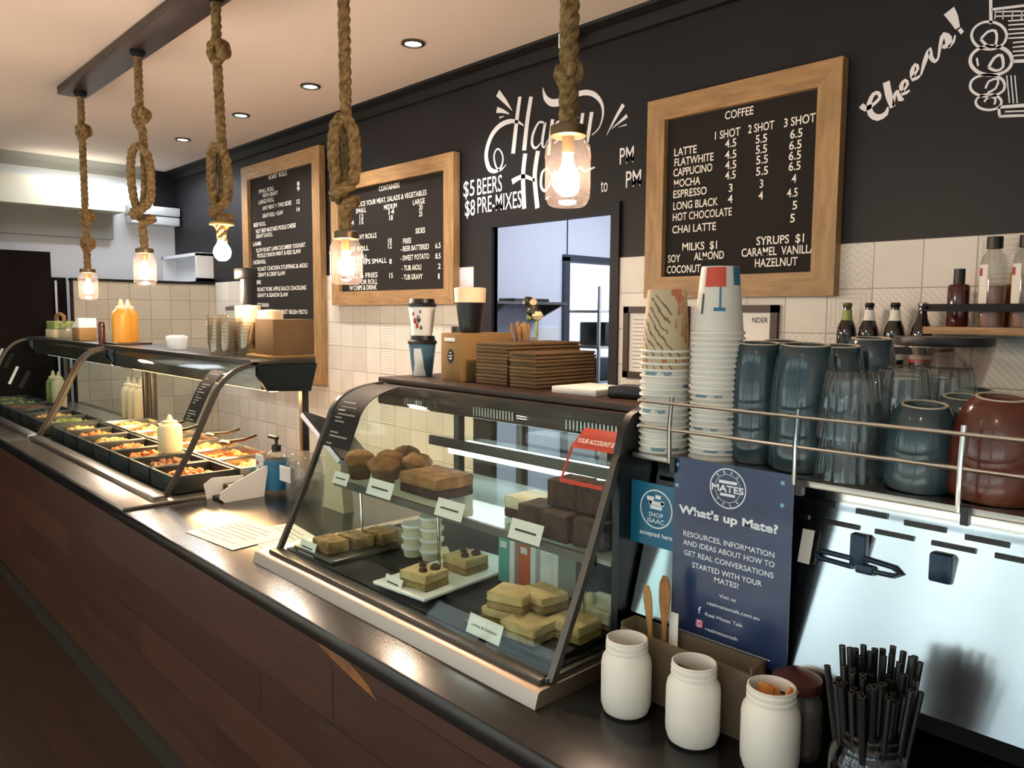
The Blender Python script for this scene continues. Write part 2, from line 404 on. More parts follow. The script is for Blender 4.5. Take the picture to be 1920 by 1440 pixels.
K['penguin'] = pm('teal_cup', '42687c', .4)
K['led'] = pm('led_strip', 'ffffff', .4, emit=('eef6f4', 3.2))
K['warm'] = pm('heat_lamp', 'ffe0b0', .4, emit=('ffb766', 26))
K['dl'] = pm('downlight_lens', 'ffffff', .4, emit=('fff1dc', 16))
K['screen'] = pm('pale_plastic', 'dcdbe6', .35)
K['tub'] = glass('clear_tub_plastic', 'f2efe8', .05, .8, .06, body=.03, bodycol='fff4e4')
K['beige'] = glass('frosted_acrylic', 'cfc4b4', .05, .4, .25, body=.55, bodycol='b8a891')
K['stick'] = pm('birch_stick', 'b98f5a', .7, col2='a67b46', nscale=30)

# ---- lettering and brush strokes: (text, x0, x1, base line z) and (x, z, stroke width)
COFFEE = [('COFFEE', -1.658, -1.539, 2.344), ('1 SHOT', -1.699, -1.591, 2.276), ('2 SHOT', -1.558, -1.454, 2.277), ('3 SHOT', -1.416, -1.299, 2.276), ('LATTE', -1.885, -1.78, 2.239), ('FLATWHITE', -1.883, -1.703, 2.199), ('CAPPUCINO', -1.887, -1.707, 2.159), ('MOCHA', -1.883, -1.76, 2.115), ('ESPRESSO', -1.885, -1.729, 2.073), ('LONG BLACK', -1.884, -1.678, 2.026), ('HOT CHOCOLATE', -1.885, -1.616, 1.982), ('CHAI LATTE', -1.886, -1.683, 1.932), ('MILKS  $1', -1.835, -1.676, 1.86), ('SOY', -1.904, -1.844, 1.816), ('ALMOND', -1.779, -1.644, 1.82), ('COCONUT', -1.908, -1.748, 1.772), ('SYRUPS  $1', -1.509, -1.324, 1.863), ('CARAMEL  VANILLA', -1.569, -1.279, 1.823), ('HAZELNUT', -1.512, -1.345, 1.782), ('4.5', -1.654, -1.606, 2.238), ('4.5', -1.653, -1.604, 2.196), ('4.5', -1.651, -1.603, 2.157), ('4.5', -1.65, -1.604, 2.119), ('3', -1.632, -1.616, 2.071), ('4', -1.635, -1.614, 2.029), ('5.5', -1.526, -1.48, 2.235), ('5.5', -1.524, -1.479, 2.197), ('5.5', -1.521, -1.474, 2.159), ('5.5', -1.52, -1.472, 2.118), ('3', -1.504, -1.489, 2.072), ('4', -1.507, -1.488, 2.029), ('6.5', -1.391, -1.345, 2.232), ('6.5', -1.393, -1.347, 2.193), ('6.5', -1.393, -1.347, 2.156), ('6.5', -1.392, -1.347, 2.119), ('4', -1.379, -1.361, 2.075), ('4.5', -1.395, -1.354, 2.026), ('5', -1.372, -1.354, 1.981), ('5', -1.379, -1.361, 1.936)]
MENU = [('ROAST  ROLLS', -5.425, -5.149, 2.567), ('SMALL ROLL', -5.593, -5.346, 2.484), ('WITH GRAVY', -5.531, -5.292, 2.447), ('LARGE ROLL', -5.597, -5.349, 2.406), ('ANY MEAT + TWO SIDES', -5.536, -5.092, 2.357), ('GRAVY ROLL + SLAW', -5.538, -5.218, 2.301), ('8', -5.007, -4.969, 2.474), ('9', -5.008, -4.97, 2.439), ('12', -5.015, -4.973, 2.354), ('14', -5.017, -4.975, 2.301), ('BEEF ROLL', -5.689, -5.488, 2.245), ('HOT BEEF MUSTARD PICKLE CHEESE', -5.652, -5.034, 2.196), ('GRAVY & ROLL', -5.654, -5.384, 2.159), ('LAMB', -5.707, -5.573, 2.104), ('SLOW ROAST LAMB CUCUMBER YOGHURT', -5.654, -4.905, 2.054), ('PICKLE ONION MINT & RED SLAW', -5.636, -4.969, 2.014), ('CHICKEN ROLL', -5.719, -5.501, 1.967), ('ROAST CHICKEN STUFFING & AIOLI', -5.641, -4.881, 1.914), ('GRAVY & CRISP SLAW', -5.643, -5.2, 1.871), ('PORK', -5.707, -5.582, 1.816), ('ROAST PORK APPLE SAUCE CRACKLING', -5.649, -4.903, 1.762), ('GRAVY & SEASON SLAW', -5.651, -5.166, 1.718), ('VEGETARIAN', -5.705, -5.469, 1.644), ('FETA PUMPKIN ROCKET RELISH PESTO', -5.637, -4.892, 1.594), ('ONION & AIOLI', -5.64, -5.28, 1.555)]
CONT = [('CONTAINERS', -4.001, -3.789, 2.329), ('CHOICE YOUR MEAT, SALADS & VEGETABLES', -4.287, -3.532, 2.26), ('SMALL', -4.259, -4.142, 2.221), ('MEDIUM', -3.95, -3.818, 2.215), ('LARGE', -3.66, -3.548, 2.216), ('12', -4.218, -4.174, 2.184), ('14', -3.901, -3.844, 2.183), ('20', -3.602, -3.569, 2.183), ('15', -4.219, -4.175, 2.151), ('18', -3.896, -3.859, 2.149), ('25', -3.603, -3.571, 2.147), ('4', -4.315, -4.283, 2.153), ('SIDES', -3.635, -3.546, 2.054), ('GRAVY ROLLS', -4.304, -4.032, 2.059), ('FRIES', -3.757, -3.678, 2.005), ('- BEER BATTERED', -3.782, -3.511, 1.961), ('6.5', -3.453, -3.406, 1.961), ('- SWEET POTATO', -3.783, -3.511, 1.908), ('8.5', -3.453, -3.406, 1.904), ('- TUB AIOLI', -3.772, -3.584, 1.85), ('2', -3.431, -3.406, 1.848), ('- TUB GRAVY', -3.773, -3.571, 1.797), ('1', -3.429, -3.416, 1.793), ('10', -3.909, -3.872, 2.016), ('12', -3.91, -3.872, 1.985), ('BEEF ROLL', -4.372, -4.119, 1.988), ('LAMB ROLL', -4.373, -4.135, 1.934), ('ROLL & CHIPS SMALL', -4.441, -3.925, 1.904), ('8', -3.899, -3.873, 1.895), ('ROLL & FRIES', -4.376, -4.024, 1.821), ('OR ROLL', -4.207, -4.025, 1.781), ('W CHIPS & DRINK', -4.344, -4.034, 1.746), ('15', -3.9, -3.863, 1.812)]
HAPPY = [[(-2.974, 2.706, 0.0355), (-2.919, 2.654, 0.0223), (-2.869, 2.602, 0.0029)], [(-2.981, 2.625, 0.0297), (-2.934, 2.609, 0.0177), (-2.888, 2.588, 0.0035)], [(-2.961, 2.583, 0.0107), (-2.926, 2.584, 0.0029)], [(-2.786, 2.515, 0.0057), (-2.827, 2.539, 0.0145), (-2.887, 2.552, 0.0234), (-2.957, 2.543, 0.0267), (-3.012, 2.511, 0.0269), (-3.048, 2.459, 0.0272), (-3.06, 2.402, 0.0273), (-3.035, 2.341, 0.0272), (-2.979, 2.322, 0.0149), (-2.94, 2.349, 0.0107), (-2.936, 2.396, 0.0083), (-2.972, 2.432, 0.0083), (-3.0, 2.404, 0.0096), (-2.987, 2.35, 0.0108), (-2.955, 2.323, 0.0107), (-2.909, 2.345, 0.0035)], [(-2.813, 2.657, 0.023), (-2.834, 2.553, 0.026), (-2.859, 2.392, 0.028)], [(-2.736, 2.642, 0.0255), (-2.76, 2.535, 0.0274), (-2.781, 2.396, 0.0288)], [(-2.639, 2.5, 0.0078), (-2.681, 2.512, 0.0112), (-2.72, 2.464, 0.0159), (-2.726, 2.416, 0.0171), (-2.701, 2.395, 0.0125), (-2.666, 2.416, 0.0045)], [(-2.639, 2.505, 0.0167), (-2.658, 2.415, 0.018), (-2.644, 2.389, 0.0078), (-2.62, 2.424, 0.0033)], [(-2.591, 2.511, 0.0221), (-2.6, 2.464, 0.0211), (-2.616, 2.35, 0.0201)], [(-2.59, 2.472, 0.0055), (-2.557, 2.495, 0.011), (-2.536, 2.473, 0.0153), (-2.549, 2.418, 0.0143), (-2.582, 2.399, 0.0066)], [(-2.483, 2.492, 0.0216), (-2.495, 2.428, 0.0206), (-2.507, 2.335, 0.0196)], [(-2.483, 2.455, 0.0054), (-2.445, 2.495, 0.0172), (-2.435, 2.47, 0.0139), (-2.449, 2.402, 0.0129), (-2.475, 2.383, 0.0054)], [(-2.403, 2.506, 0.0202), (-2.412, 2.447, 0.0181), (-2.402, 2.413, 0.0117), (-2.373, 2.418, 0.0042)], [(-2.35, 2.501, 0.021), (-2.367, 2.408, 0.0201), (-2.371, 2.371, 0.0106)], [(-2.348, 2.4, 0.0042), (-2.306, 2.425, 0.0063), (-2.285, 2.476, 0.0104), (-2.293, 2.527, 0.0156), (-2.333, 2.571, 0.022), (-2.389, 2.593, 0.0238), (-2.453, 2.594, 0.0241), (-2.492, 2.583, 0.0297), (-2.544, 2.581, 0.0361), (-2.599, 2.588, 0.0331), (-2.64, 2.619, 0.0245), (-2.658, 2.668, 0.0033)], [(-2.171, 2.5, 0.0203), (-2.211, 2.454, 0.0143), (-2.262, 2.387, 0.0021)], [(-2.15, 2.45, 0.0177), (-2.187, 2.432, 0.0102), (-2.233, 2.409, 0.0021)], [(-2.152, 2.413, 0.0061), (-2.198, 2.41, 0.0015)], [(-2.773, 2.38, 0.0287), (-2.787, 2.274, 0.0289), (-2.777, 2.116, 0.0301)], [(-2.686, 2.38, 0.0282), (-2.706, 2.264, 0.0296), (-2.686, 2.11, 0.0296)], [(-2.865, 2.255, 0.0293), (-2.831, 2.266, 0.0245), (-2.779, 2.272, 0.0208), (-2.706, 2.244, 0.0137)], [(-2.622, 2.293, 0.0067), (-2.657, 2.273, 0.0169), (-2.663, 2.214, 0.0169), (-2.641, 2.187, 0.0141), (-2.614, 2.204, 0.0112), (-2.594, 2.25, 0.0078), (-2.622, 2.293, 0.0067)], [(-2.573, 2.277, 0.0199), (-2.579, 2.205, 0.0189), (-2.551, 2.177, 0.0111), (-2.525, 2.198, 0.0055)], [(-2.513, 2.274, 0.0197), (-2.518, 2.174, 0.0187)], [(-2.46, 2.262, 0.0195), (-2.471, 2.168, 0.0185)], [(-2.466, 2.234, 0.0043), (-2.421, 2.267, 0.0129), (-2.389, 2.248, 0.0139), (-2.327, 2.257, 0.0074)], [(-2.634, 2.147, 0.0056), (-2.606, 2.159, 0.0056)]]
CHEERS = [[(-1.154, 2.309, 0.015), (-1.138, 2.295, 0.016), (-1.117, 2.302, 0.0099), (-1.094, 2.32, 0.0089), (-1.098, 2.337, 0.0099), (-1.114, 2.338, 0.0109), (-1.127, 2.311, 0.0139), (-1.121, 2.276, 0.0169), (-1.096, 2.258, 0.0178), (-1.071, 2.267, 0.0137), (-1.066, 2.287, 0.0049)], [(-1.075, 2.369, 0.0186), (-1.064, 2.322, 0.0186), (-1.05, 2.283, 0.0146)], [(-1.049, 2.286, 0.0058), (-1.045, 2.325, 0.0088), (-1.034, 2.327, 0.0136), (-1.028, 2.304, 0.0126), (-1.017, 2.304, 0.0058)], [(-1.023, 2.325, 0.0058), (-1.007, 2.347, 0.0077), (-1.016, 2.362, 0.0087), (-1.027, 2.347, 0.0116), (-1.02, 2.32, 0.0116), (-1.0, 2.327, 0.0058)], [(-0.994, 2.365, 0.0057), (-0.978, 2.39, 0.0076), (-0.987, 2.405, 0.0086), (-0.996, 2.386, 0.0115), (-0.99, 2.359, 0.0115), (-0.97, 2.367, 0.0057)], [(-0.968, 2.368, 0.0047), (-0.958, 2.41, 0.0123), (-0.946, 2.444, 0.0103), (-0.941, 2.417, 0.0113), (-0.928, 2.401, 0.0094), (-0.919, 2.41, 0.0056)], [(-0.919, 2.41, 0.0056), (-0.914, 2.457, 0.0093), (-0.907, 2.478, 0.0121), (-0.893, 2.462, 0.0176), (-0.894, 2.441, 0.0157), (-0.909, 2.442, 0.0084)], [(-0.892, 2.435, 0.0083), (-0.878, 2.448, 0.0074), (-0.874, 2.468, 0.0037)], [(-0.896, 2.546, 0.0277), (-0.882, 2.521, 0.023), (-0.868, 2.487, 0.0119)], [(-0.863, 2.473, 0.0156), (-0.854, 2.479, 0.0137)], [(-0.733, 2.432, 0.0062), (-0.737, 2.415, 0.0062), (-0.749, 2.404, 0.0062), (-0.767, 2.401, 0.0062), (-0.788, 2.406, 0.0063), (-0.808, 2.418, 0.0063), (-0.822, 2.436, 0.0063), (-0.828, 2.455, 0.0064), (-0.824, 2.472, 0.0063), (-0.811, 2.483, 0.0063), (-0.793, 2.486, 0.0063), (-0.772, 2.48, 0.0062), (-0.753, 2.468, 0.0062), (-0.739, 2.45, 0.0062), (-0.733, 2.432, 0.0062)], [(-0.802, 2.438, 0.0063), (-0.785, 2.455, 0.0063), (-0.764, 2.453, 0.0062), (-0.759, 2.427, 0.0062), (-0.765, 2.407, 0.0062), (-0.783, 2.414, 0.0063), (-0.802, 2.438, 0.0063)], [(-0.715, 2.356, 0.0079), (-0.719, 2.339, 0.0079), (-0.734, 2.327, 0.008), (-0.756, 2.324, 0.008), (-0.781, 2.329, 0.0081), (-0.804, 2.342, 0.0081), (-0.821, 2.361, 0.0082), (-0.828, 2.381, 0.0082), (-0.823, 2.399, 0.0082), (-0.808, 2.41, 0.0081), (-0.785, 2.413, 0.0081), (-0.76, 2.407, 0.008), (-0.737, 2.394, 0.008), (-0.721, 2.375, 0.0079), (-0.715, 2.356, 0.0079)], [(-0.776, 2.35, 0.0072), (-0.763, 2.374, 0.0071), (-0.744, 2.378, 0.0071), (-0.738, 2.342, 0.0062), (-0.757, 2.336, 0.0062), (-0.776, 2.35, 0.0072)], [(-0.73, 2.287, 0.0062), (-0.733, 2.274, 0.0062), (-0.746, 2.266, 0.0062), (-0.764, 2.263, 0.0063), (-0.785, 2.267, 0.0063), (-0.805, 2.277, 0.0064), (-0.819, 2.291, 0.0064), (-0.824, 2.306, 0.0064), (-0.82, 2.32, 0.0064), (-0.808, 2.328, 0.0063), (-0.789, 2.33, 0.0063), (-0.768, 2.326, 0.0063), (-0.748, 2.316, 0.0062), (-0.735, 2.302, 0.0062), (-0.73, 2.287, 0.0062)], [(-0.781, 2.289, 0.0054), (-0.773, 2.309, 0.0054), (-0.749, 2.31, 0.0053), (-0.754, 2.284, 0.0054), (-0.775, 2.276, 0.0054)], [(-0.736, 2.241, 0.0058), (-0.739, 2.231, 0.0058), (-0.748, 2.225, 0.0058), (-0.762, 2.223, 0.0058), (-0.777, 2.226, 0.0059), (-0.792, 2.233, 0.0059), (-0.802, 2.243, 0.0059), (-0.806, 2.254, 0.0059), (-0.803, 2.263, 0.0059), (-0.794, 2.269, 0.0059), (-0.78, 2.271, 0.0059), (-0.764, 2.268, 0.0058), (-0.75, 2.261, 0.0058), (-0.74, 2.251, 0.0058), (-0.736, 2.241, 0.0058)], [(-0.783, 2.25, 0.005), (-0.771, 2.262, 0.0049), (-0.753, 2.254, 0.0049), (-0.755, 2.237, 0.0049)], [(-0.81, 2.385, 0.0045), (-0.805, 2.36, 0.0045)], [(-0.782, 2.559, 0.0071), (-0.777, 2.476, 0.0071)], [(-0.778, 2.518, 0.0062), (-0.691, 2.506, 0.0061), (-0.616, 2.496, 0.0059)], [(-0.713, 2.353, 0.0079), (-0.683, 2.348, 0.0078), (-0.607, 2.333, 0.0077)], [(-0.743, 2.227, 0.0071), (-0.675, 2.22, 0.0087), (-0.6, 2.212, 0.0085)], [(-0.743, 2.227, 0.0062), (-0.739, 2.2, 0.0062)], [(-0.74, 2.2, 0.0062), (-0.674, 2.191, 0.0061), (-0.598, 2.18, 0.006)], [(-0.726, 2.211, 0.0036), (-0.675, 2.204, 0.0035)], [(-0.77, 2.509, 0.0031), (-0.691, 2.49, 0.0039), (-0.615, 2.472, 0.0038)], [(-0.769, 2.496, 0.0031), (-0.69, 2.478, 0.0039), (-0.614, 2.46, 0.0038)], [(-0.732, 2.473, 0.0031), (-0.689, 2.465, 0.0039), (-0.613, 2.448, 0.0038)], [(-0.731, 2.461, 0.0031), (-0.688, 2.453, 0.0039), (-0.613, 2.436, 0.0038)], [(-0.73, 2.448, 0.0031), (-0.688, 2.44, 0.0039), (-0.612, 2.424, 0.0038)], [(-0.73, 2.435, 0.0031), (-0.687, 2.428, 0.0039), (-0.611, 2.411, 0.0038)], [(-0.729, 2.423, 0.0031), (-0.686, 2.415, 0.0039), (-0.611, 2.399, 0.0038)], [(-0.716, 2.407, 0.0031), (-0.686, 2.403, 0.0039), (-0.61, 2.387, 0.0038)], [(-0.716, 2.394, 0.0031), (-0.685, 2.39, 0.0039), (-0.609, 2.375, 0.0038)], [(-0.715, 2.382, 0.0031), (-0.684, 2.377, 0.0039), (-0.608, 2.362, 0.0038)], [(-0.714, 2.369, 0.0031), (-0.684, 2.365, 0.0039), (-0.608, 2.35, 0.0038)], [(-0.767, 2.513, 0.0027), (-0.767, 2.487, 0.0027)], [(-0.746, 2.508, 0.0026), (-0.746, 2.481, 0.0027)], [(-0.721, 2.501, 0.0026), (-0.722, 2.475, 0.0026)], [(-0.698, 2.495, 0.0026), (-0.698, 2.469, 0.0026)], [(-0.727, 2.316, 0.0027), (-0.715, 2.234, 0.0027)], [(-0.716, 2.314, 0.0026), (-0.705, 2.232, 0.0026)], [(-0.706, 2.312, 0.0026), (-0.695, 2.23, 0.0026)]]
WALLTXT = [('$5', -3.242, -3.151, 2.22), ('BEERS', -3.13, -2.939, 2.219), ('$8', -3.228, -3.147, 2.118), ('PRE-MIXES', -3.127, -2.796, 2.125), ('PM', -2.186, -2.11, 2.25), ('PM', -2.15, -2.069, 2.147), ('to', -2.29, -2.251, 2.143)]
POSTER = [("What's up Mate?", -0.782, -0.593, 1.252), ('RESOURCES, INFORMATION', -0.771, -0.598, 1.214), ('AND IDEAS ABOUT HOW TO', -0.771, -0.597, 1.198), ('GET REAL CONVERSATIONS', -0.769, -0.598, 1.18), ('STARTED WITH YOUR', -0.751, -0.618, 1.161), ('MATES!', -0.706, -0.66, 1.146), ('Visit us', -0.696, -0.664, 1.122), ('realmatestalk.com.au', -0.719, -0.62, 1.103), ('Real Mates Talk', -0.722, -0.649, 1.082), ('realmatestalk', -0.721, -0.657, 1.056), ('f', -0.737, -0.73, 1.082)]

# ---------------------------------------------------------------- the room
FZ, CZ, YW = .11, 2.86, 2.7
X0, X1, Y0 = -7.37, 3.0, -3.2
DX0, DX1, DZ = -2.997, -2.218, 2.042
struct(MB().box(X0 - .3, X1 + .3, Y0 - .3, 7.5, FZ - .1, FZ), 'floor', K['floor'])
struct(MB().box(X0 - .1, X1 + .1, Y0 - .1, YW + .02, CZ, CZ + .1), 'ceiling', K['ceiling'])
bw = struct(MB().box(X0 - .1, DX0, YW, YW + .02, FZ, CZ).box(DX1, X1 + .1, YW, YW + .02, FZ, CZ).box(DX0, DX1, YW, YW + .02, DZ, CZ), 'wall_back', K['paint'])
struct(MB().box(-6.478, DX0 - .142, YW - .008, YW, FZ, 1.85).box(DX1 + .048, X1, YW - .008, YW, FZ, 1.85), 'splashback_tiles', K['tile'], bw)
mb = MB()
for s in HAPPY: mb.ribbon(s, YW - .002)
mb.build('chalk_lettering', K['chalk'], bw, smooth=False)
mb = MB()
for i, (t, a, b, z) in enumerate(WALLTXT): mb.text(t, a, b, z, .085 if i < 4 else (.072 if i < 6 else .062), YW - .0022, fat=.004)
mb.build('chalk_lettering', K['chalk'], bw, smooth=False)
mb = MB()
for i, s in enumerate(CHEERS): mb.ribbon([(x, z, wd * (1.18 if i < 12 else 1.2)) for x, z, wd in s], YW - .002)
mb.build('chalk_drawing', K['chalk'], bw, smooth=False)
struct(MB().prism([(YW, CZ), (YW - .075, CZ), (YW - .07, CZ - .012), (YW - .03, CZ - .03), (YW - .018, CZ - .075), (YW, CZ - .08)], X0, X1), 'trim_1', K['blackm'])
d = struct(MB().box(DX0 - .142, DX0, YW - .018, YW + .024, FZ, DZ + .05).box(DX1, DX1 + .048, YW - .018, YW + .024, FZ, DZ + .05).box(DX0, DX1, YW - .018, YW + .024, DZ, DZ + .05), 'door_1', K['paint'])
wl = struct(MB().box(X0 - .1, X0, Y0, YW, FZ, CZ), 'wall_left', K['white'])
struct(MB().box(X0, X0 + .01, 2.52, YW - .001, 2.51, CZ), 'dark_paint_patch', K['paint'], wl)
struct(MB().box(X1, X1 + .1, Y0, YW, FZ, CZ), 'wall_right', K['white'])
mb = MB().box(X0, X1, Y0 - .12, Y0, FZ, .42).box(X0, X1, Y0 - .12, Y0, 2.68, CZ)
wins = ((-6.3, -3.5), (-3.1, -.3), (.1, 2.7))
xs = [X0] + [v for p in wins for v in p] + [X1]
for a, b in zip(xs[::2], xs[1::2]): mb.box(a, b, Y0 - .12, Y0, .42, 2.68)
struct(mb, 'wall_front', K['white'])
for i, (a, b) in enumerate(wins):
    mb = MB()
    n = 3
    for k in range(n + 1):
        x = a + (b - a) * k / n; mb.box(x - .03, x + .03, Y0 - .09, Y0 - .03, .42, 2.68)
    for z in (.42, 2.1, 2.64): mb.box(a, b, Y0 - .09, Y0 - .03, z, z + .05)
    wf = struct(mb, 'window_%d' % (i + 1), K['blackm'])
    struct(MB().box(a, b, Y0 - .064, Y0 - .056, .44, 2.66), 'pane', K['glass'], wf)
struct(MB().box(-14, 12, -16, Y0 - .35, FZ - .12, FZ - .02), 'pavement', pm('pavement', 'a9a9a6', .8))
fc = MB().box(-22, 18, -16.4, -16, FZ, 7.5)  # unseen facade added opposite to tone the steel panel's reflection
fac = struct(fc, 'added_street_facade', pm('added_facade_paint', 'dddad4', .8))
mb = MB()
for k in range(-9, 8): mb.box(k * 2.3, k * 2.3 + 1.6, -16.02, -15.98, .6, 3.4)
mb.box(-22, 18, -16.02, -15.9, 3.4, 3.9)
struct(mb, 'added_facade_bands', pm('added_band_grey', '3d4952', .3), fac)  # dark bands added so the reflected facade greys the lower steel panel
for x in (-2.45, -1.62, -.85):  # posts added outside to put dark streaks in the machine's steel reflection
    one(MB().box(x - .06, x + .06, -4.7, -4.58, FZ - .02, 3.2), 'added_dark_post', K['gunmetal'], 'dark post added on the pavement to streak the steel reflection, ' + ('leftmost' if x < -2 else 'middle' if x < -1 else 'rightmost') + ' of three', 'post', 'added dark posts')
# bulkhead, far-left annex and the tiled half wall in front of it
struct(MB().box(X0, -7.1, Y0, 2.2, 2.44, 2.665), 'trim_2', K['cream'])
struct(MB().prism([(X0, CZ), (X0 + .12, CZ), (X0 + .1, CZ - .02), (X0 + .03, CZ - .05), (X0 + .02, CZ - .09), (X0, CZ - .09)], Y0, 2.5, 'y'), 'trim_3', K['grey'])
struct(MB().box(X0, -7.3, Y0, 2.16, 2.22, 2.44), 'trim_4', K['grey'])
pw = struct(MB().box(-6.56, -6.486, 1.617, YW - .01, FZ, 1.845), 'partition', K['dkwood'])
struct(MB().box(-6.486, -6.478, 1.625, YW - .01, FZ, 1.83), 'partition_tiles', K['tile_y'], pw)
struct(MB().box(-6.565, -6.47, 1.612, YW - .01, 1.83, 1.85), 'partition_cap', K['blackm'], pw)
tag(struct(MB().box(-6.95, -6.6, -1.2, 1.51, FZ, 2.04), 'tall_cabinet', K['blackwood']), 'tall dark timber cabinet beside the end of the tiled half wall', 'cabinet', kind='thing')
tag(struct(MB().box(-6.95, -6.62, 1.515, 1.612, FZ, 1.855), 'side_panel', K['blackwood']), 'narrow dark timber panel between the tall cabinet and the tiled half wall', 'panel', kind='thing')
one(MB().tube([(-6.59, 1.535, FZ), (-6.59, 1.535, 1.83)], .008, 8), 'upright_tube', K['screen'], 'thin white upright tube against the dark panel', 'tube')
a = thing('air_conditioner', 'white wall air conditioner high in the far corner above the half wall', 'air conditioner', (-7.28, 2.55, 2.37))
MB().box(-7.368, -7.19, 2.27, 2.69, 2.45, 2.525, .008).build('casing', K['white'], a)
MB().box(-7.368, -7.2, 2.28, 2.688, 2.37, 2.44, .006).build('outlet', K['white'], a)
c = thing('wall_cabinet', 'white open wall cubby beside the first menu board', 'shelf', (-6.92, 2.6, 1.86))
MB().box(-7.32, -6.52, 2.56, 2.7, 1.86, 1.885).box(-7.32, -6.52, 2.56, 2.7, 2.07, 2.095).box(-7.32, -7.29, 2.56, 2.7, 1.86, 2.09).box(-6.55, -6.52, 2.56, 2.7, 1.86, 2.09).build('frame', K['white'], c)
MB().box(-7.29, -6.55, 2.68, 2.699, 1.885, 2.07).build('back_panel', K['white'], c)
# kitchen and store seen through the doorway
struct(MB().box(-4.3, -4.2, YW + .02, 4.56, FZ, CZ).box(-4.3, -4.2, 5.6, 7.3, FZ, CZ).box(-4.3, -4.2, 4.56, 5.6, 2.03, CZ), 'wall_kitchen_left', K['kit'])
struct(MB().box(-1.2, -1.1, YW + .02, 7.3, FZ, CZ), 'wall_kitchen_right', K['kit'])
struct(MB().box(X0, -1.1, 7.2, 7.3, FZ, CZ), 'wall_kitchen_back', K['kit'])
struct(MB().box(X0 - .1, X0, YW + .02, 7.3, FZ, CZ), 'wall_store_left', K['kit'])
struct(MB().box(X0, -1.1, YW + .02, 7.3, CZ, CZ + .1), 'ceiling_kitchen', K['white'])
struct(MB().box(-4.31, -4.17, 4.50, 4.56, FZ, 2.05).box(-4.31, -4.17, 5.6, 5.66, FZ, 2.05).box(-4.31, -4.17, 4.5, 5.66, 2.02, 2.07), 'door_2', pm('door_frame_grey', '3d4653', .5))
struct(MB().box(-4.199, -4.194, 4.548, 4.555, 2.07, CZ), 'wall_joint', K['ink'], bpy.data.objects['wall_kitchen_left'])
sh = thing('kitchen_shelf', 'steel shelf on brackets on the kitchen wall beyond the doorway', 'shelf', (-4.05, 4.0, 1.66))
MB().box(-4.2, -3.9, 3.55, 4.24, 1.672, 1.69).build('board', K['steel'], sh)
for y in (3.65, 4.2): MB().prism([(-4.2, 1.672), (-3.92, 1.672), (-4.2, 1.55)], y, y + .02, 'y').build('bracket', K['gunmetal'], sh)
one(MB().box(-4.17, -4.0, 3.8, 4.15, 1.69, 1.715, .005), 'oven_tray', K['gunmetal'], 'dark tray lying on the kitchen wall shelf', 'tray')
one(MB().box(-4.199, -4.19, 4.1, 4.45, 1.27, 1.50), 'notice_board', K['white'], 'white notice board on the kitchen wall under the shelf', 'board')
rk = thing('storage_rack', 'tall stainless rack standing in the store beyond the inner door', 'rack', (-5.0, 5.95, FZ))
for y in (5.66, 6.4):
    for x in (-5.2, -4.8): MB().tube([(x, y, FZ), (x, y, 1.87)], .018, 8).build('post', K['steel'], rk)
for z in (.45, .95, 1.28, 1.62): MB().box(-5.22, -4.78, 5.64, 6.42, z, z + .025).build('shelf', K['steel'], rk)
for i, (y0, y1, z0, z1, t) in enumerate(((5.78, 6.15, 1.305, 1.53, 'black oven box standing on the third shelf of the stainless rack'), (5.7, 6.1, .975, 1.18, 'dark crate on the second shelf of the stainless rack'))):
    one(MB().box(-5.15, -4.82, y0, y1, z0, z1, .01), 'black_box', K['black'], t, 'box')
ov = thing('oven', 'steel oven with a dark glass door seen through the inner doorway', 'oven', (-5.65, 5.4, FZ))
MB().box(-6.0, -5.3, 5.0, 5.62, FZ, 1.72, .01).build('body', K['steel'], ov)
for z in (.95, 1.42): MB().box(-5.3, -5.28, 5.05, 5.58, z - .14, z + .14, .004).build('door', K['black'], ov)
mb = MB()
for y, z in ((5.9, 1.9), (6.2, 1.92), (5.9, 1.8), (6.2, 1.81), (5.9, 1.66)): mb.box(-7.36, -7.355, y * 1.12, y * 1.12 + .12, z - .02, z + .02)
one(mb, 'wall_hooks', K['gunmetal'], 'rows of small dark hooks on the store wall', 'hook rail', kind='stuff')
# ---------------------------------------------------------------- ceiling beam, pendants, downlights
one(MB().box(-5.03, .6, 1.222, 1.367, 2.815, CZ - .001, .003), 'ceiling_beam', K['dkwood'], 'long dark timber plank on the ceiling carrying the rope pendants', 'beam', kind='thing')
UX, VX = Vector((.687, .727, 0)), Vector((-.727, .687, 0))
def kn(x, z, s, pts): return [Vector((x, 1.3, z)) + UX * u * s + VX * v * s + Vector((0, 0, w * s)) for u, v, w in pts]
OVER = [(0, 0, 1.3), (.05, -.2, .8), (.45, -.55, .25), (.45, -.3, -.5), (-.2, .25, -.75), (-.6, .4, -.1), (-.25, -.1, .55), (.5, .35, .5), (.5, .6, -.1), (-.15, .45, -.45), (-.1, .1, -.9), (0, 0, -1.3)]
def loopk(a=1, b=1):
    """thick figure-eight style stopper: a scales its width, b its height; metres about its middle"""
    P = [(0, .02, .19), (0, .03, .12), (.002, .03, .03), (-.008, .028, -.06), (-.034, .018, -.075), (-.042, 0, -.02), (-.042, -.008, .05), (-.026, -.022, .108), (.006, -.03, .122), (.034, -.02, .095), (.041, -.006, .03), (.036, -.006, -.05), (.012, -.03, -.085), (-.026, -.03, -.095), (-.04, 0, -.108), (-.01, .034, -.112), (.03, .024, -.116), (.03, -.012, -.125), (.004, -.02, -.14), (0, -.004, -.175), (0, 0, -.20)]
    return [(u * a, v, w * b) for u, v, w in P]
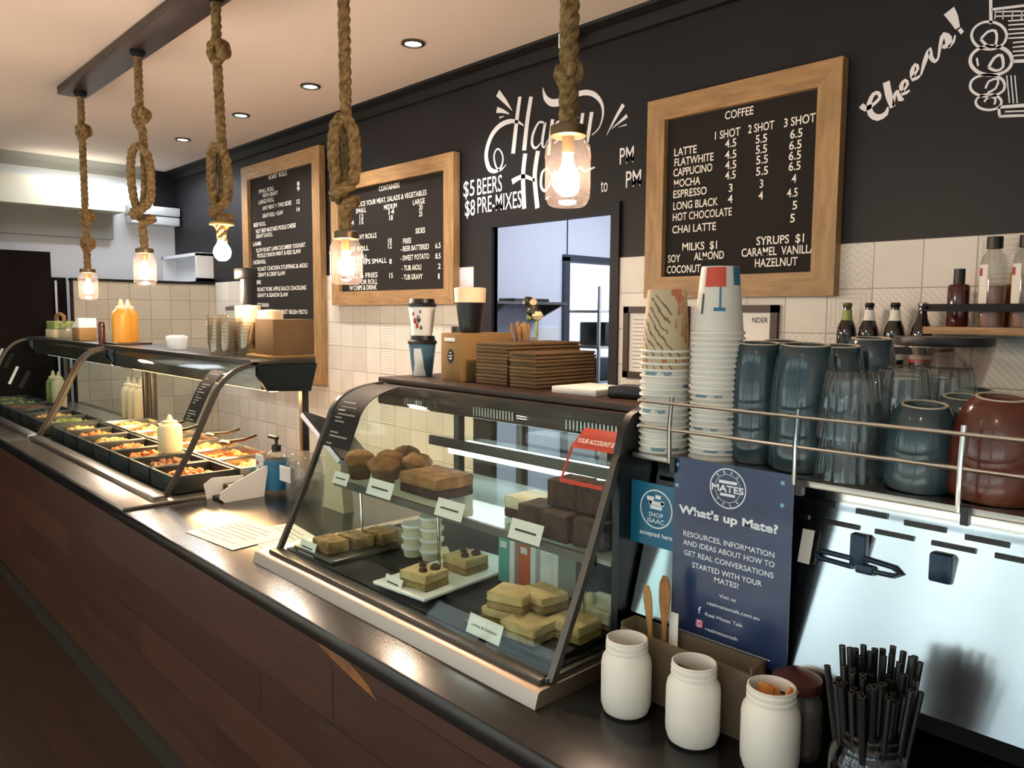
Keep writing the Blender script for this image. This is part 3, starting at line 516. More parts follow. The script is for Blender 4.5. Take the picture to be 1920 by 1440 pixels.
def pendant(label, x, knots, zl, R, jar=True, rj=.052, hj=.165):
    t = thing('pendant_light', label, 'pendant lamp', (x, 1.3, zl - hj), 'rope pendants under the beam')
    path = [(x, 1.3, 2.80)]
    for z, s, pts in knots: path += kn(x, z, s, pts)
    path += [(x, 1.3, zl + .03), (x, 1.3, zl)]
    MB().rope(path, R).build('rope', K['rope'], t)
    MB().lathe([(0, 2.815), (.034, 2.815), (.034, 2.80), (.02, 2.787), (0, 2.785)], 20, (x, 1.3, 0)).build('ceiling_cup', K['blackm'], t)
    if jar:
        MB().lathe([(0, .012), (.03, .012), (rj * .78, .008), (rj * .78, -.012), (rj * .72, -.014), (0, -.014)], 28, (x, 1.3, zl)).build('lid', K['brass'], t)
        g = MB().lathe([(rj * .74, -.012), (rj * .76, -.02), (rj * .96, -.036), (rj, -.055), (rj, -.06), (rj * .975, -.066), (rj * .99, -hj * .75), (rj * .96, -hj * .86), (rj * .97, -hj * .88), (rj * .84, -hj * .97), (rj * .7, -hj), (0, -hj + .004)], 32, (x, 1.3, zl))
        g.build('jar', K['jar'], t); zb = zl - hj * .63
        MB().lathe([(0, 0), (.014, 0), (.014, -.035), (0, -.035)], 14, (x, 1.3, zl - .014)).build('socket', K['gold'], t)
        rb = .027
    else:
        MB().lathe([(0, .03), (.016, .03), (.02, .012), (.045, .0), (.047, -.008), (.03, -.012), (.018, -.03), (.016, -.05), (0, -.05)], 28, (x, 1.3, zl)).build('socket', K['gold'], t)
        zb = zl - .115; rb = .034
    MB().lathe([(0, rb * 1.9), (rb * .42, rb * 1.8), (rb * .5, rb * 1.1), (rb * .9, rb * .45), (rb, 0), (rb * .85, -rb * .55), (rb * .45, -rb * .92), (0, -rb)], 20, (x, 1.3, zb)).build('bulb', K['bulb'], t)
pendant('rope pendant with three small knots and a glass jar, farthest along the beam', -4.88, ((2.6, .045, OVER), (2.13, .048, OVER), (1.98, .042, OVER)), 1.832, .0185)
pendant('rope pendant with a long open rope loop above its glass jar', -3.94, ((2.52, .044, OVER), (2.205, 1, loopk(1.12, 1.38))), 1.892, .019)
pendant('rope pendant ending in a bare bulb without a jar', -3.05, ((2.61, .048, OVER), (2.105, 1, loopk(.78, 1.12))), 1.952, .0185, jar=False)
pendant('rope pendant with one thick knot, its jar before the containers menu', -2.13, ((2.065, 1, loopk(.8, 1)),), 1.842, .0185, rj=.051, hj=.152)
pendant('thick rope pendant with a large glass jar in front of the chalk lettering', -1.2, ((2.13, .021, OVER),), 2.006, .0215, rj=.0515, hj=.165)
for i, x in enumerate((-3.053, -4.014, -4.904, -5.882)):
    t = thing('downlight', ('round recessed downlight nearest the viewer above the chalk lettering', 'round recessed downlight second along the ceiling row', 'round recessed downlight third along the ceiling row', 'round recessed downlight farthest along the ceiling row')[i], 'downlight', (x, 2.235, CZ - .012), 'downlights in the ceiling')
    MB().lathe([(.038, .012), (.055, .011), (.056, .004), (.048, 0), (.04, .002), (.037, .011)], 28, (x, 2.235, CZ - .012)).build('trim_ring', K['gunmetal'], t)
    MB().lathe([(0, .006), (.034, .006), (.038, .012), (0, .0121)], 24, (x, 2.235, CZ - .012)).build('lens', K['dl'], t)
    light('downlight_beam', 'SPOT', (0, 0, -.005), 40, (1, .93, .84), (0, 0, 0), .03, parent=t, spot_size=2.1, spot_blend=.9)
q = thing('security_camera', 'small white security camera at the top of the dark wall', 'camera', (-2.43, 2.6, 2.78))
MB().box(-2.47, -2.39, 2.6, 2.63, 2.78, 2.845, .006).build('body', K['white'], q)
MB().lathe([(0, 0), (.012, 0), (.012, .012), (0, .012)], 14, mat=Matrix.Translation((-2.43, 2.6, 2.81)) @ Matrix.Rotation(PI / 2, 4, 'X')).build('lens', K['black'], q)
# ---------------------------------------------------------------- menu boards and framed notices
def board(name, label, x0, x1, z0, z1, fwid, lines, h, big=()):
    t = thing(name, label, 'menu board', ((x0 + x1) / 2, 2.675, z0), 'framed menu boards')
    y0, y1 = 2.648, 2.692; f = fwid
    MB().prism([(x0, z1), (x1, z1), (x1 - f, z1 - f), (x0 + f, z1 - f)], y0, y1, 'y').build('frame_rail', K['honey'], t)
    MB().prism([(x0, z0), (x1, z0), (x1 - f, z0 + f), (x0 + f, z0 + f)], y0, y1, 'y').build('frame_rail', K['honey'], t)
    MB().prism([(x0, z0), (x0 + f, z0 + f), (x0 + f, z1 - f), (x0, z1)], y0, y1, 'y').build('frame_stile', K['honey_v'], t)
    MB().prism([(x1, z0), (x1 - f, z0 + f), (x1 - f, z1 - f), (x1, z1)], y0, y1, 'y').build('frame_stile', K['honey_v'], t)
    MB().box(x0 + f, x1 - f, 2.674, 2.69, z0 + f, z1 - f).build('letter_board', K['board'], t)
    m = MB()
    for s, a, b, z in lines: m.text(s, a, b, z, h, 2.6725, fat=.012)
    m.build('lettering', K['letter'], t, smooth=False)
board('menu_board', 'tall framed letter board with roast roll menu, beside the dark corner', -5.835, -4.66, 1.118, 2.698, .10, MENU, .03)
board('menu_board', 'framed letter board listing containers and sides, between the roast board and the doorway', -4.52, -3.265, 1.652, 2.455, .085, CONT, .03)
board('menu_board', 'framed letter board listing coffee prices above the coffee machine', -2.004, -1.199, 1.671, 2.47, .085, COFFEE, .031)
def notice(label, x0, x1, z0, z1, txt, rows):
    t = thing('framed_notice', label, 'framed notice', ((x0 + x1) / 2, 2.68, z0))
    f = .028
    MB().box(x0, x1, 2.672, 2.69, z1 - f, z1).box(x0, x1, 2.672, 2.69, z0, z0 + f).box(x0, x0 + f, 2.672, 2.69, z0, z1).box(x1 - f, x1, 2.672, 2.69, z0, z1).build('frame', K['oldwood'], t)
    MB().box(x0 + f, x1 - f, 2.682, 2.69, z0 + f, z1 - f).build('sheet', K['paper'], t)
    m = MB()
    for i in range(rows): m.box(x0 + f + .02, x1 - f - .02 - random.random() * .05, 2.6812, 2.682, z1 - f - .03 - i * .017, z1 - f - .0265 - i * .017)
    for s, a, b, z, h in txt: m.text(s, a, b, z, h, 2.681, fat=.01)
    m.build('print', K['ink'] if txt else K['grey'], t, smooth=False)
notice('black framed notice with fine print beside the doorway, behind the paper cups', -2.13, -1.80, 1.33, 1.637, [], 13)
notice('black framed notice with bold print behind the tall stack of paper cups', -1.76, -1.415, 1.42, 1.641, [('NDER', -1.52, -1.455, 1.575, .02)], 0)
one(MB().box(-3.283, -3.13, 2.69, 2.699, 1.742, 1.838, .003), 'wall_card', K['screen'], 'blank white card on the dark wall between menu board and doorway', 'card')
# ---------------------------------------------------------------- wall shelves with bottles
def wshelf(label, x0, x1, z, mat, railz):
    t = thing('wall_shelf', label, 'shelf', ((x0 + x1) / 2, 2.6, z - .022))
    MB().box(x0, x1, 2.5, 2.69, z - .022, z, .002).build('board', mat, t)
    MB().box(x0 + .002, x1, 2.497, 2.503, railz - .011, railz + .011).build('rail', K['blackm'], t)
    for x in (x0 + .01, x1 - .01): MB().box(x - .004, x + .004, 2.497, 2.69, railz - .004, railz + .004).build('rail_arm', K['blackm'], t)
wshelf('pale timber wall shelf with black rail holding syrup bottles', -.855, .2, 1.572, K['honey'], 1.628)
wshelf('low wall shelf with black rail holding beer bottles', -1.19, -.82, 1.43, K['honey'], 1.497)
def bottle(label, x, y, z, prof, mat, cat='bottle', group=None, extras=()):
    t = thing('bottle', label, cat, (x, y, z), group)
    MB().lathe(prof, 24, (x, y, z)).build('body', mat, t)
    for nm, pr, m in extras: MB().lathe(pr, 24, (x, y, z)).build(nm, m, t)
    return t
BB = [(0, 0), (.029, 0), (.031, .01), (.031, .115), (.028, .135), (.016, .165), (.0125, .19), (.0125, .205), (0, .205)]
def band(r, a, b): return [(r - .001, a), (r, a), (r, b), (r - .001, b)]
beer = (('brown beer bottle with a green neck label, first on the low shelf', -1.118, K['food_g'], None, K['brass']),
        ('brown beer bottle with a pink and pale neck label beside the green-necked one', -1.046, K['paper'], None, K['black']),
        ('brown beer bottle with a cream crest label and white neck label', -.966, K['paper'], K['paper'], K['black']),
        ('brown bottle with red and white label at the end of the low shelf', -.885, None, K['redlabel'], K['chrome']))
for l, x, nk, lb, cp in beer:
    ex = [('cap', [(.0125, .2), (.0145, .203), (.0145, .212), (.012, .215), (0, .215)], cp)]
    if nk: ex.append(('neck_label', [(.0195, .155), (.0165, .168), (.0145, .19), (.014, .192)], nk))
    if lb: ex.append(('label', band(.0318, .035, .10), K['paper'] if lb is K['redlabel'] else lb))
    if lb is K['redlabel']: ex += [('label_band', band(.0322, .085, .105), lb), ('label_band', band(.0322, .03, .04), lb)]
    bottle(l, x, 2.58, 1.43, BB, K['brownglass'], group='bottles on the low shelf', extras=ex)
SB = [(0, 0), (.028, 0), (.03, .005), (.03, .118), (.027, .125), (.013, .128), (.013, .14), (0, .14)]
bottle('dark red syrup bottle with black cap, at the end of the pale shelf', -.787, 2.58, 1.572, SB, K['syrup'], extras=[('cap', [(.0155, .127), (.0155, .172), (0, .172)], K['black'])])
def tall(label, x, y, liq, fill, red, r=.034, h=.26):
    t = bottle(label, x, y, 1.572, [(0, 0), (r, 0), (r, h * .72), (r * .9, h * .78), (.016, h * .86), (.016, h * .9), (0, h * .9)], K['plastic'], group='spirit bottles on the pale shelf')
    MB().lathe([(0, .003), (r - .004, .003), (r - .004, fill), (0, fill)], 24, (x, y, 1.572)).build('contents', liq, t)
    MB().lathe([(.021, h * .87), (.021, h), (0, h)], 20, (x, y, 1.572)).build('cap', K['black'], t)
    if red:
        m = MB()
        for k in range(9): pass
        a0, a1 = -2.6, -1.7
        A = [m.bm.verts.new((x + (r + .001) * math.cos(a0 + (a1 - a0) * k / 8), y + (r + .001) * math.sin(a0 + (a1 - a0) * k / 8), 1.572 + .05)) for k in range(9)]
        B = [m.bm.verts.new((v.co.x, v.co.y, 1.572 + .18)) for v in A]
        m.skin(A, B, False); m.build('label', K['paper'], t)
        MB().box(x - r * .8, x - r * .55, y - r * .86, y - r * .8, 1.72, 1.742).build('label_mark', K['redlabel'], t)
tall('clear bottle with white label, black cap and amber contents on the pale shelf', -.697, 2.575, K['amber'], .12, True)
tall('clear bottle with black cap next along from the amber one at the picture edge', -.615, 2.575, K['amber'], .05, True)
bottle('slim amber bottle standing behind the two clear ones', -.657, 2.645, 1.572, SB, K['amber'], extras=[('cap', [(.0145, .127), (.0145, .16), (0, .16)], K['gold'])])
bottle('dark syrup bottle beyond the clear ones on the pale shelf', -.53, 2.58, 1.572, SB, K['syrup'], extras=[('cap', [(.0145, .127), (.0145, .16), (0, .16)], K['black'])])

# ---------------------------------------------------------------- service counter
HC = .92
ct = thing('service_counter', 'long service counter with dark plank front and black top', 'counter', (-3, 1.25, FZ))
MB().box(-6.56, 2.2, .822, 1.66, HC - .04, HC, .006).build('countertop', K['top'], ct)
fp = MB().box(-6.56, 2.2, .862, 1.6, FZ + .075, HC - .04).build('front_panel', K['front'], ct)
MB().prism([(-1.633, .866), (-1.541, .872), (-1.449, .858), (-1.344, .823), (-1.312, .801), (-1.407, .815), (-1.495, .833), (-1.57, .852)], .8605, .863, 'y').build('painted_highlight', pm('highlight_orange', '8a5a2e', .6, col2='6a4020', nscale=20), fp)  # orange wedge painting a warm reflection onto the plank front
MB().box(-6.56, 2.2, .845, .862, FZ, FZ + .075).build('kickboard', K['gunmetal'], ct)

PROF = [(.975, .945), (1.07, 1.11), (1.16, 1.295), (1.185, 1.335), (1.215, 1.366), (1.25, 1.388), (1.29, 1.402), (1.335, 1.408)]
def off(P, d):
    out = []
    for i, p in enumerate(P):
        a = P[max(i - 1, 0)]; b = P[min(i + 1, len(P) - 1)]; t = Vector((b[0] - a[0], b[1] - a[1])).normalized()
        out.append((p[0] + t.y * d, p[1] - t.x * d))
    return out
def sheet(m, prof, x0, x1, th=.006):
    m.prism(prof + off(prof, th)[::-1], x0, x1); return m
def smooth2(P, n=4):
    q = cat_rom([(a, b, 0) for a, b in P], .02); return [(v.x, v.y) for v in q]
def cabinet(name, label, x0, x1, prof, yb, led, zb=HC, zc=1.41):
    t = thing(name, label, 'food display', ((x0 + x1) / 2, 1.25, zb))
    P = smooth2(prof); yt = prof[-1][0]
    MB().box(x0 - .02, x1 + .02, .826, yb, zb, zb + .012, .002).box(x0, x1, .93, .985, zb + .012, zb + .03, .003).build('base', K['steel'], t)
    sheet(MB(), P, x0 + .015, x1 - .015).build('front_glass', K['glass'], t)
    for a, b in ((x0, x0 + .016), (x1 - .016, x1)): sheet(MB(), off(P, -.004), a, b, .018).build('glass_rail', K['edge'], t)
    MB().box(x0, x1, yt - .03, yb, zc - .012, zc + .01, .003).build('top_shelf', K['gunmetal'], t)
    MB().box(x0 + .02, x1 - .02, yt + .02, yb - .02, zc - .11, zc - .014, .004).build('hood', K['steel'], t)
    MB().prism([(yt - .01, zc - .012), (yt - .01, zc - .05), (yt + .03, zc - .112), (yb - .03, zc - .122), (yb, zc - .012)], x1 - .004, x1 + .012).build('end_cap', K['darksteel'], t)
    MB().prism([(yt - .01, zc - .012), (yt - .01, zc - .05), (yt + .03, zc - .112), (yb - .03, zc - .122), (yb, zc - .012)], x0 - .008, x0 + .004).build('end_cap', K['darksteel'], t)
    for x in (x0 + .04, x1 - .04): MB().box(x - .015, x + .015, yb - .05, yb - .02, zb + .012, zc - .11, .002).build('post', K['gunmetal'], t)
    MB().box(x0 + .08, x1 - .08, yt + .09, yt + .12, zc - .125, zc - .112).build('lamp_tube', led, t)
    return t
HB = cabinet('hot_food_display', 'curved glass hot food display with steel base, holding trays of roast vegetables', -4.655, -2.83, PROF, 1.58, K['warm'])
SBX = cabinet('salad_display', 'dim curved glass salad display at the far end of the counter', -6.5, -4.70, PROF, 1.58, K['led'])
light('heat_lamp_glow', 'AREA', (.0, .16, .36), 15, (1, .66, .34), (0, 0, 0), 1.6, .12, parent=HB)
m = MB().box(-3.02, -2.85, 1.135, 1.137, 0, .2)
# menu strip stuck on the inside of the hot display glass
def on_glass(prof, z): 
    for (y0, z0), (y1, z1) in zip(prof, prof[1:]):
        if z0 <= z <= z1: return y0 + (y1 - y0) * (z - z0) / (z1 - z0)
    return prof[-1][0]
def strip(name, label, x0, x1, za, zb, prof, lean=0, cols=None, red=False):
    t = thing(name, label, 'sign', ((x0 + x1) / 2, on_glass(prof, za), za))
    P = [p for p in smooth2(prof) if za < p[1] < zb]; P = [(on_glass(prof, za), za)] + P + [(on_glass(prof, zb), zb)]
    sheet(MB(), off(P, -.006), x0, x1, .002).build('card', K['red'] if red else K['blackm'], t)
    m = MB(); n = int((zb - za) / .0095)
    for k in range(1, n):
        if random.random() < .25: continue
        z = za + k * (zb - za) / n; y = on_glass(prof, z); y2 = on_glass(prof, z + .004); a = x0 + .02 + random.random() * .01; b = x1 - .02 - random.random() * (x1 - x0) * .5
        q = [m.bm.verts.new(p) for p in ((a, y - .0095, z), (b, y - .0095, z), (b, y2 - .0095, z + .004), (a, y2 - .0095, z + .004))]; m.bm.faces.new(q)
    m.build('print', K['grey'], t, smooth=False)
strip('menu_card', 'narrow black menu card on the hot display glass', -2.99, -2.87, 1.19, 1.375, PROF)

# hot food: black trays with heaps, squeeze bottles, spoons
FOODS = ['food_o', 'food_y', 'food_g', 'food_b']
def heap(m, x0, x1, y0, y1, z, h, n, s):
    for i in range(n):
        x = random.uniform(x0, x1); y = random.uniform(y0, y1); e = 1 - max(abs(x - (x0 + x1) / 2) / ((x1 - x0) / 2), abs(y - (y0 + y1) / 2) / ((y1 - y0) / 2))
        m.obox((x, y, z + random.random() * h * (.35 + e)), (s * random.uniform(.6, 1.3), s * random.uniform(.6, 1.3), s * random.uniform(.5, 1)), (random.random() * 3, random.random() * 3, random.random() * 3), bev=s * .18)
def tray(x0, x1, y0, y1, lab, flab, food, h=.018, n=46, s=.032, tm='tray', zt=.985):
    t = thing('food_tray', lab, 'tray', ((x0 + x1) / 2, (y0 + y1) / 2, .933), 'trays in the food displays')
    m = MB(); z0 = .936
    m.box(x0 + .012, x1 - .012, y0 + .012, y1 - .012, z0, z0 + .004)
    for a in (((x0, x1, y0, y0 + .012)), ((x0, x1, y1 - .012, y1)), ((x0, x0 + .012, y0, y1)), ((x1 - .012, x1, y0, y1))): m.box(a[0], a[1], a[2], a[3], z0, zt, .003)
    m.build('pan', K[tm], t)
    m = MB().box(x0 + .016, x1 - .016, y0 + .016, y1 - .016, z0 + .006, z0 + .022); heap(m, x0 + .06, x1 - .06, y0 + .06, y1 - .06, z0 + .03, h, n, s)
    one(m, 'served_food', K[food], flab, 'food', kind='stuff')
xs = [-4.62 + i * .25 for i in range(8)]
nm = ['roast pumpkin wedges', 'carrots and sweet potato', 'baked potato pieces', 'roast pumpkin chunks', 'orange roast vegetables', 'glazed carrots', 'bright orange pumpkin']
o_ = ['first', 'second', 'third', 'fourth', 'fifth', 'sixth', 'seventh']
for i in range(7):
    f = ['food_y', 'food_o', 'food_y', 'food_o', 'food_o', 'food_b', 'food_o'][i]
    tray(xs[i], xs[i] + .24, 1.02, 1.26, 'black tray in the front row of the hot display, %s from the salad end' % o_[i], 'heap of %s in the front row of hot trays' % nm[i], f, zt=1.0)
nm2 = ['creamy pasta bake', 'golden potato bake', 'cauliflower cheese', 'sliced roast meat', 'pale gravy vegetables', 'golden crumbed pieces', 'yellow noodles']
for i in range(7):
    f = ['food_y', 'food_y', 'food_y', 'food_b', 'food_y', 'food_o', 'food_y'][i]
    tray(xs[i], xs[i] + .24, 1.275, 1.52, 'steel tray in the back row of the hot display, %s from the salad end' % o_[i], 'heap of %s in the back row of hot trays' % nm2[i], f, tm='steel', zt=1.0)
nm3 = ['lettuce', 'cucumber', 'beetroot and greens', 'olives', 'grated cheese', 'mixed leaves']
for i in range(6):
    a = -6.45 + i * .29
    tray(a, a + .28, 1.02, 1.3, 'black salad tray, %s from the far end of the salad display' % o_[i], 'heap of %s in the salad display' % nm3[i], ['food_g', 'food_g', 'food_b', 'tray', 'food_y', 'food_g'][i], zt=1.0)
def squeeze(name, label, x, y, z, r, h, mat, tip, group=None, capmat=None):
    t = thing(name, label, 'squeeze bottle', (x, y, z), group)
    MB().lathe([(0, 0), (r * .95, 0), (r, .01), (r, h * .62), (r * .9, h * .72), (r * .55, h * .79), (0, h * .79)], 24, (x, y, z)).build('body', mat, t)
    MB().lathe([(r * .62, h * .78), (r * .62, h * .83), (r * .3, h * .86), (r * .12, h), (0, h)], 20, (x, y, z)).build('nozzle', tip, t)
    return t
squeeze('sauce_bottle', 'pale squeeze bottle standing among the hot food trays', -3.43, 1.21, 1.0, .05, .16, K['pale'], K['pale'])
for i, (x, y) in enumerate(((-4.33, 1.53), (-4.22, 1.53), (-4.11, 1.54), (-4.27, 1.62))):
    squeeze('sauce_bottle', 'white squeeze bottle in the cluster behind the hot trays, ' + ('first', 'second', 'third', 'rear')[i] + ' of four', x - .9, 1.6 + (i == 3) * .06, .932, .045, .26, K['pale'], K['pale'], 'white bottles behind the hot trays')
for i, (x, y, dx, dy) in enumerate(((-3.95, 1.36, .25, .02), (-3.72, 1.3, .2, .08), (-3.5, 1.42, .22, .03), (-3.25, 1.38, .18, .05))):
    t = thing('serving_spoon', 'black handled serving spoon lying in the back hot trays, ' + ('first', 'second', 'third', 'fourth')[i] + ' from the salad end', 'spoon', (x, y, 1.03), 'serving spoons in the hot display')
    MB().tube([(x, y, 1.045), (x + dx * .6, y + dy * .6, 1.065), (x + dx, y + dy, 1.09)], .007, 8).build('handle', K['black'], t)
    MB().ball((x, y, 1.045), .03, 12, 8, (1.3, 1, .35)).build('bowl', K['black'], t)
for i, (x, lab) in enumerate(((-6.2, 'green squeeze bottle standing in the salad display'), (-6.05, 'white squeeze bottle standing in the salad display'))):
    squeeze('dressing_bottle', lab, x, 1.4, .936, .045, .25, K['food_g'] if i == 0 else K['pale'], K['pale'])
for i, (x, z, lab) in enumerate(((-6.42, 1.24, 'pale slanted card stuck high on the salad display glass'), (-5.75, 1.15, 'pale slanted card on the salad display glass beside the hot display'))):
    y = on_glass(PROF, z); m = MB().obox((x, y - .012, z + .045), (.07, .002, .12), (-.43, 0, 0)); one(m, 'price_card', K['paper'], lab, 'card')
# ---------------------------------------------------------------- things standing on the hot display's top shelf
ZT = 1.42
squeeze('mustard_bottle', 'yellow squeeze bottle with pale tip, nearer the punnet boxes', -4.60, 1.385, ZT, .05, .25, K['yellow'], K['pale'], 'yellow bottles on the hot display')
squeeze('mustard_bottle', 'yellow squeeze bottle with pale tip, nearer the kraft box', -4.71, 1.455, ZT, .05, .25, K['yellow'], K['pale'], 'yellow bottles on the hot display')
one(MB().lathe([(0, 0), (.018, 0), (.018, .11), (.013, .125), (0, .125)], 16, (-4.70, 1.31, ZT)), 'sauce_bottle', K['syrup'], 'small dark sauce bottle at the foot of the yellow bottles', 'bottle')
one(MB().box(-4.78, -4.53, 1.33, 1.52, ZT - .001, ZT + .012, .004), 'bottle_tray', K['oldwood'], 'brown tray under the yellow bottles', 'tray')
bk = thing('punnet_basket', 'green and cream printed carry box with orange handle at the far end', 'box', (-6.03, 1.42, ZT))
MB().box(-6.14, -5.92, 1.36, 1.48, ZT + .06, ZT + .115, .006).build('print_band', K['food_g'], bk)
MB().box(-6.15, -5.91, 1.355, 1.485, ZT, ZT + .06, .006).build('body', K['pale'], bk)
MB().tube([(-6.14, 1.42, ZT + .115), (-6.13, 1.42, ZT + .15), (-6.03, 1.42, ZT + .165), (-5.93, 1.42, ZT + .15), (-5.92, 1.42, ZT + .115)], .012, 8).build('handle', K['muffin'], bk)
one(MB().box(-5.87, -5.66, 1.36, 1.48, ZT, ZT + .075, .01), 'clear_punnet', K['plastic'], 'clear plastic punnet between the printed carry box and the orange box', 'punnet')
bx = thing('snack_box', 'small orange card box with white sloping lid', 'box', (-5.45, 1.42, ZT))
MB().box(-5.54, -5.38, 1.37, 1.47, ZT, ZT + .08, .003).build('carton', K['kraftl'], bx)
MB().prism([(-5.54, ZT + .08), (-5.38, ZT + .08), (-5.38, ZT + .14), (-5.42, ZT + .14)], 1.37, 1.47, 'y').build('lid', K['paper'], bx)
one(MB().lathe([(0, 0), (.035, 0), (.04, .06), (.036, .06), (.032, .004), (0, .004)], 20, (-5.0, 1.42, ZT)), 'small_tumbler', K['plastic'], 'small clear tumbler between the orange box and the yellow bottles', 'tumbler')
t = thing('sauce_pot', 'small white lidded pot standing alone on the display shelf', 'pot', (-3.89, 1.42, ZT))
MB().lathe([(0, 0), (.04, 0), (.045, .012), (.048, .05), (0, .05)], 24, (-3.89, 1.42, ZT)).build('body', K['white'], t)
MB().lathe([(.05, .048), (.05, .062), (.03, .068), (0, .068)], 24, (-3.89, 1.42, ZT)).build('lid', K['white'], t)
t = thing('coffee_canister', 'clear canister with grey lid and dark grounds beside the black tap', 'canister', (-3.42, 1.52, ZT))
MB().lathe([(0, 0), (.05, 0), (.05, .19), (0, .19)], 20, (-3.42, 1.52, ZT)).build('jar', K['plastic'], t)
MB().lathe([(0, .004), (.046, .004), (.046, .1), (0, .1)], 20, (-3.42, 1.52, ZT)).build('contents', K['brownglass'], t)
MB().lathe([(.053, .19), (.053, .205), (0, .215)], 20, (-3.42, 1.52, ZT)).build('lid', K['gunmetal'], t)
t = thing('black_dispenser', 'slim black dispenser column rising behind the stacked clear tubs', 'dispenser', (-3.38, 1.56, ZT))
MB().box(-3.41, -3.355, 1.53, 1.585, ZT, 1.80, .004).build('column', K['black'], t)
MB().box(-3.46, -3.35, 1.525, 1.59, 1.75, 1.80, .004).build('head', K['black'], t)
for i, (x, y, n, r) in enumerate(((-3.22, 1.40, 8, .05), (-3.12, 1.44, 7, .05), (-3.3, 1.38, 9, .045))):
    for k in range(n):
        q = MB().lathe([(0, .002), (r * .8, 0), (r, .05), (r * 1.06, .052), (r * 1.04, .055), (r * .97, .052), (r * .78, .004), (0, .006)], 20, (x, y, ZT + k * .0145))
        one(q, 'clear_tub', K['tub'], 'clear plastic tub nested in the ' + ('middle', 'shortest', 'tallest')[i] + ' stack beside the kraft box', 'tub', 'stack of clear tubs, ' + ('middle', 'shortest', 'tallest')[i])
for i, (x, y) in enumerate(((-3.27, 1.5), (-3.10, 1.52))):
    one(MB().lathe([(0, 0), (.05, 0), (.055, .13 + .02 * (1 - i)), (0, .135 + .02 * (1 - i))], 20, (x, y, ZT + .06)).lathe([(0, -.06), (.045, -.06), (.045, 0), (0, 0)], 16, (x, y, ZT + .06)), 'straw_coloured_tub', K['pale'], 'cream lidded tub standing behind the clear stacks, ' + ('nearer the black dispenser', 'nearer the kraft box')[i], 'tub')
kb = thing('kraft_carton', 'open brown card carton lying on the end of the hot display', 'carton', (-2.95, 1.46, ZT))
MB().box(-3.035, -2.875, 1.42, 1.60, ZT + .012, ZT + .155, .003).build('body', K['kraft'], kb)
MB().box(-3.08, -2.87, 1.40, 1.605, ZT, ZT + .012, .003).build('base_flap', K['kraftl'], kb)
MB().obox((-3.06, 1.50, ZT + .10), (.012, .17, .10), (0, .5, 0)).build('flap', K['kraftl'], kb)

# ---------------------------------------------------------------- cake display case
CP = [(.957, .955), (1.04, 1.126), (1.112, 1.292), (1.128, 1.33), (1.152, 1.358), (1.19, 1.378), (1.24, 1.390), (1.30, 1.396)]
CX0, CX1, CY1 = -1.94, -.905, 1.60
cc = thing('cake_display', 'curved glass cake cabinet with steel base in the middle of the counter', 'food display', (-1.42, 1.26, HC))
MB().prism([(.914, HC), (.922, HC + .026), (.928, HC + .03), (CY1, HC + .03), (CY1, HC)], CX0 - .06, CX1).build('base', K['satin'], cc)
MB().box(CX0 - .01, CX1 - .012, .938, .972, HC + .03, HC + .042, .002).box(CX1 - .02, CX1 - .006, .95, CY1, HC + .03, HC + .042, .002).build('glass_channel', K['gunmetal'], cc)
dk = MB().box(CX0 + .02, CX1 - .02, .975, CY1 - .03, HC + .03, HC + .044).build('deck', K['blackm'], cc)
P = smooth2(CP)
sheet(MB(), P, CX0 + .012, CX1 - .006).build('front_glass', K['glass'], cc)
for a in (CX0 - .002, CX1 - .012): sheet(MB(), off(P, -.004), a, a + .014, .013).build('glass_rail', K['edge'], cc)
MB().prism([(.97, .955)] + [(y + .006, z - .004) for y, z in P] + [(CY1 - .02, 1.39), (CY1 - .02, .955)], CX0 + .002, CX0 + .007).build('end_glass', K['glass'], cc)
MB().prism([(.97, .955)] + [(y + .006, z - .004) for y, z in P if z < 1.3] + [(1.135, 1.3), (1.135, .955)], CX1 - .012, CX1 - .007).build('end_glass', K['glass'], cc)
MB().prism([(1.13, .95), (1.13, 1.345), (1.14, 1.385), (1.165, 1.413), (1.20, 1.425), (CY1, 1.425), (CY1, .95)], CX1 - .012, CX1 + .004).build('end_panel', K['black'], cc)
MB().box(CX0, CX1 - .014, 1.285, CY1, 1.335, 1.394, .004).build('canopy', K['oldwood'], cc)
mb = MB()
for g0 in (-1.80, -1.50, -1.18):
    for k in range(14): mb.box(g0 + k * .011, g0 + k * .011 + .005, 1.281, 1.2855, 1.343, 1.365)
mb.build('vent', K['steel'], cc)
MB().box(CX0 - .02, CX1 + .0, 1.30, CY1 + .02, 1.396, 1.412, .003).build('top_board', K['oldwood'], cc)
lb = MB().box(-1.78, CX1 - .016, 1.36, 1.46, 1.232, 1.244).build('light_shelf', K['glass'], cc)
MB().box(-1.78, CX1 - .016, 1.352, 1.362, 1.226, 1.252).build('shelf_rail', K['gunmetal'], lb)
MB().prism([(1.372, 1.232), (1.378, 1.205), (1.45, 1.198), (1.455, 1.232)], -1.72, CX1 - .02).build('led_bar', K['led'], cc)
gs = MB().box(CX0 + .02, CX1 - .016, 1.13, 1.48, 1.122, 1.13).build('cake_shelf', glass('shelf_glass', 'e2f0ec', .06, .5, .05, body=.3, bodycol='eef5f3'), cc)
MB().box(CX0 + .02, CX1 - .05, 1.122, 1.132, 1.116, 1.134).build('shelf_rail', K['gunmetal'], gs)
for x in (CX0 + .15, -1.45, CX1 - .08): MB().tube([(x, 1.127, 1.12), (x, 1.135, .965)], .0035, 6).build('support_rod', K['chrome'], cc)
for x in (CX0 + .03, -1.62, -1.30, CX1 - .04): MB().box(x - .012, x + .012, CY1 - .04, CY1 - .015, .96, 1.34).build('rear_post', K['gunmetal'], cc)
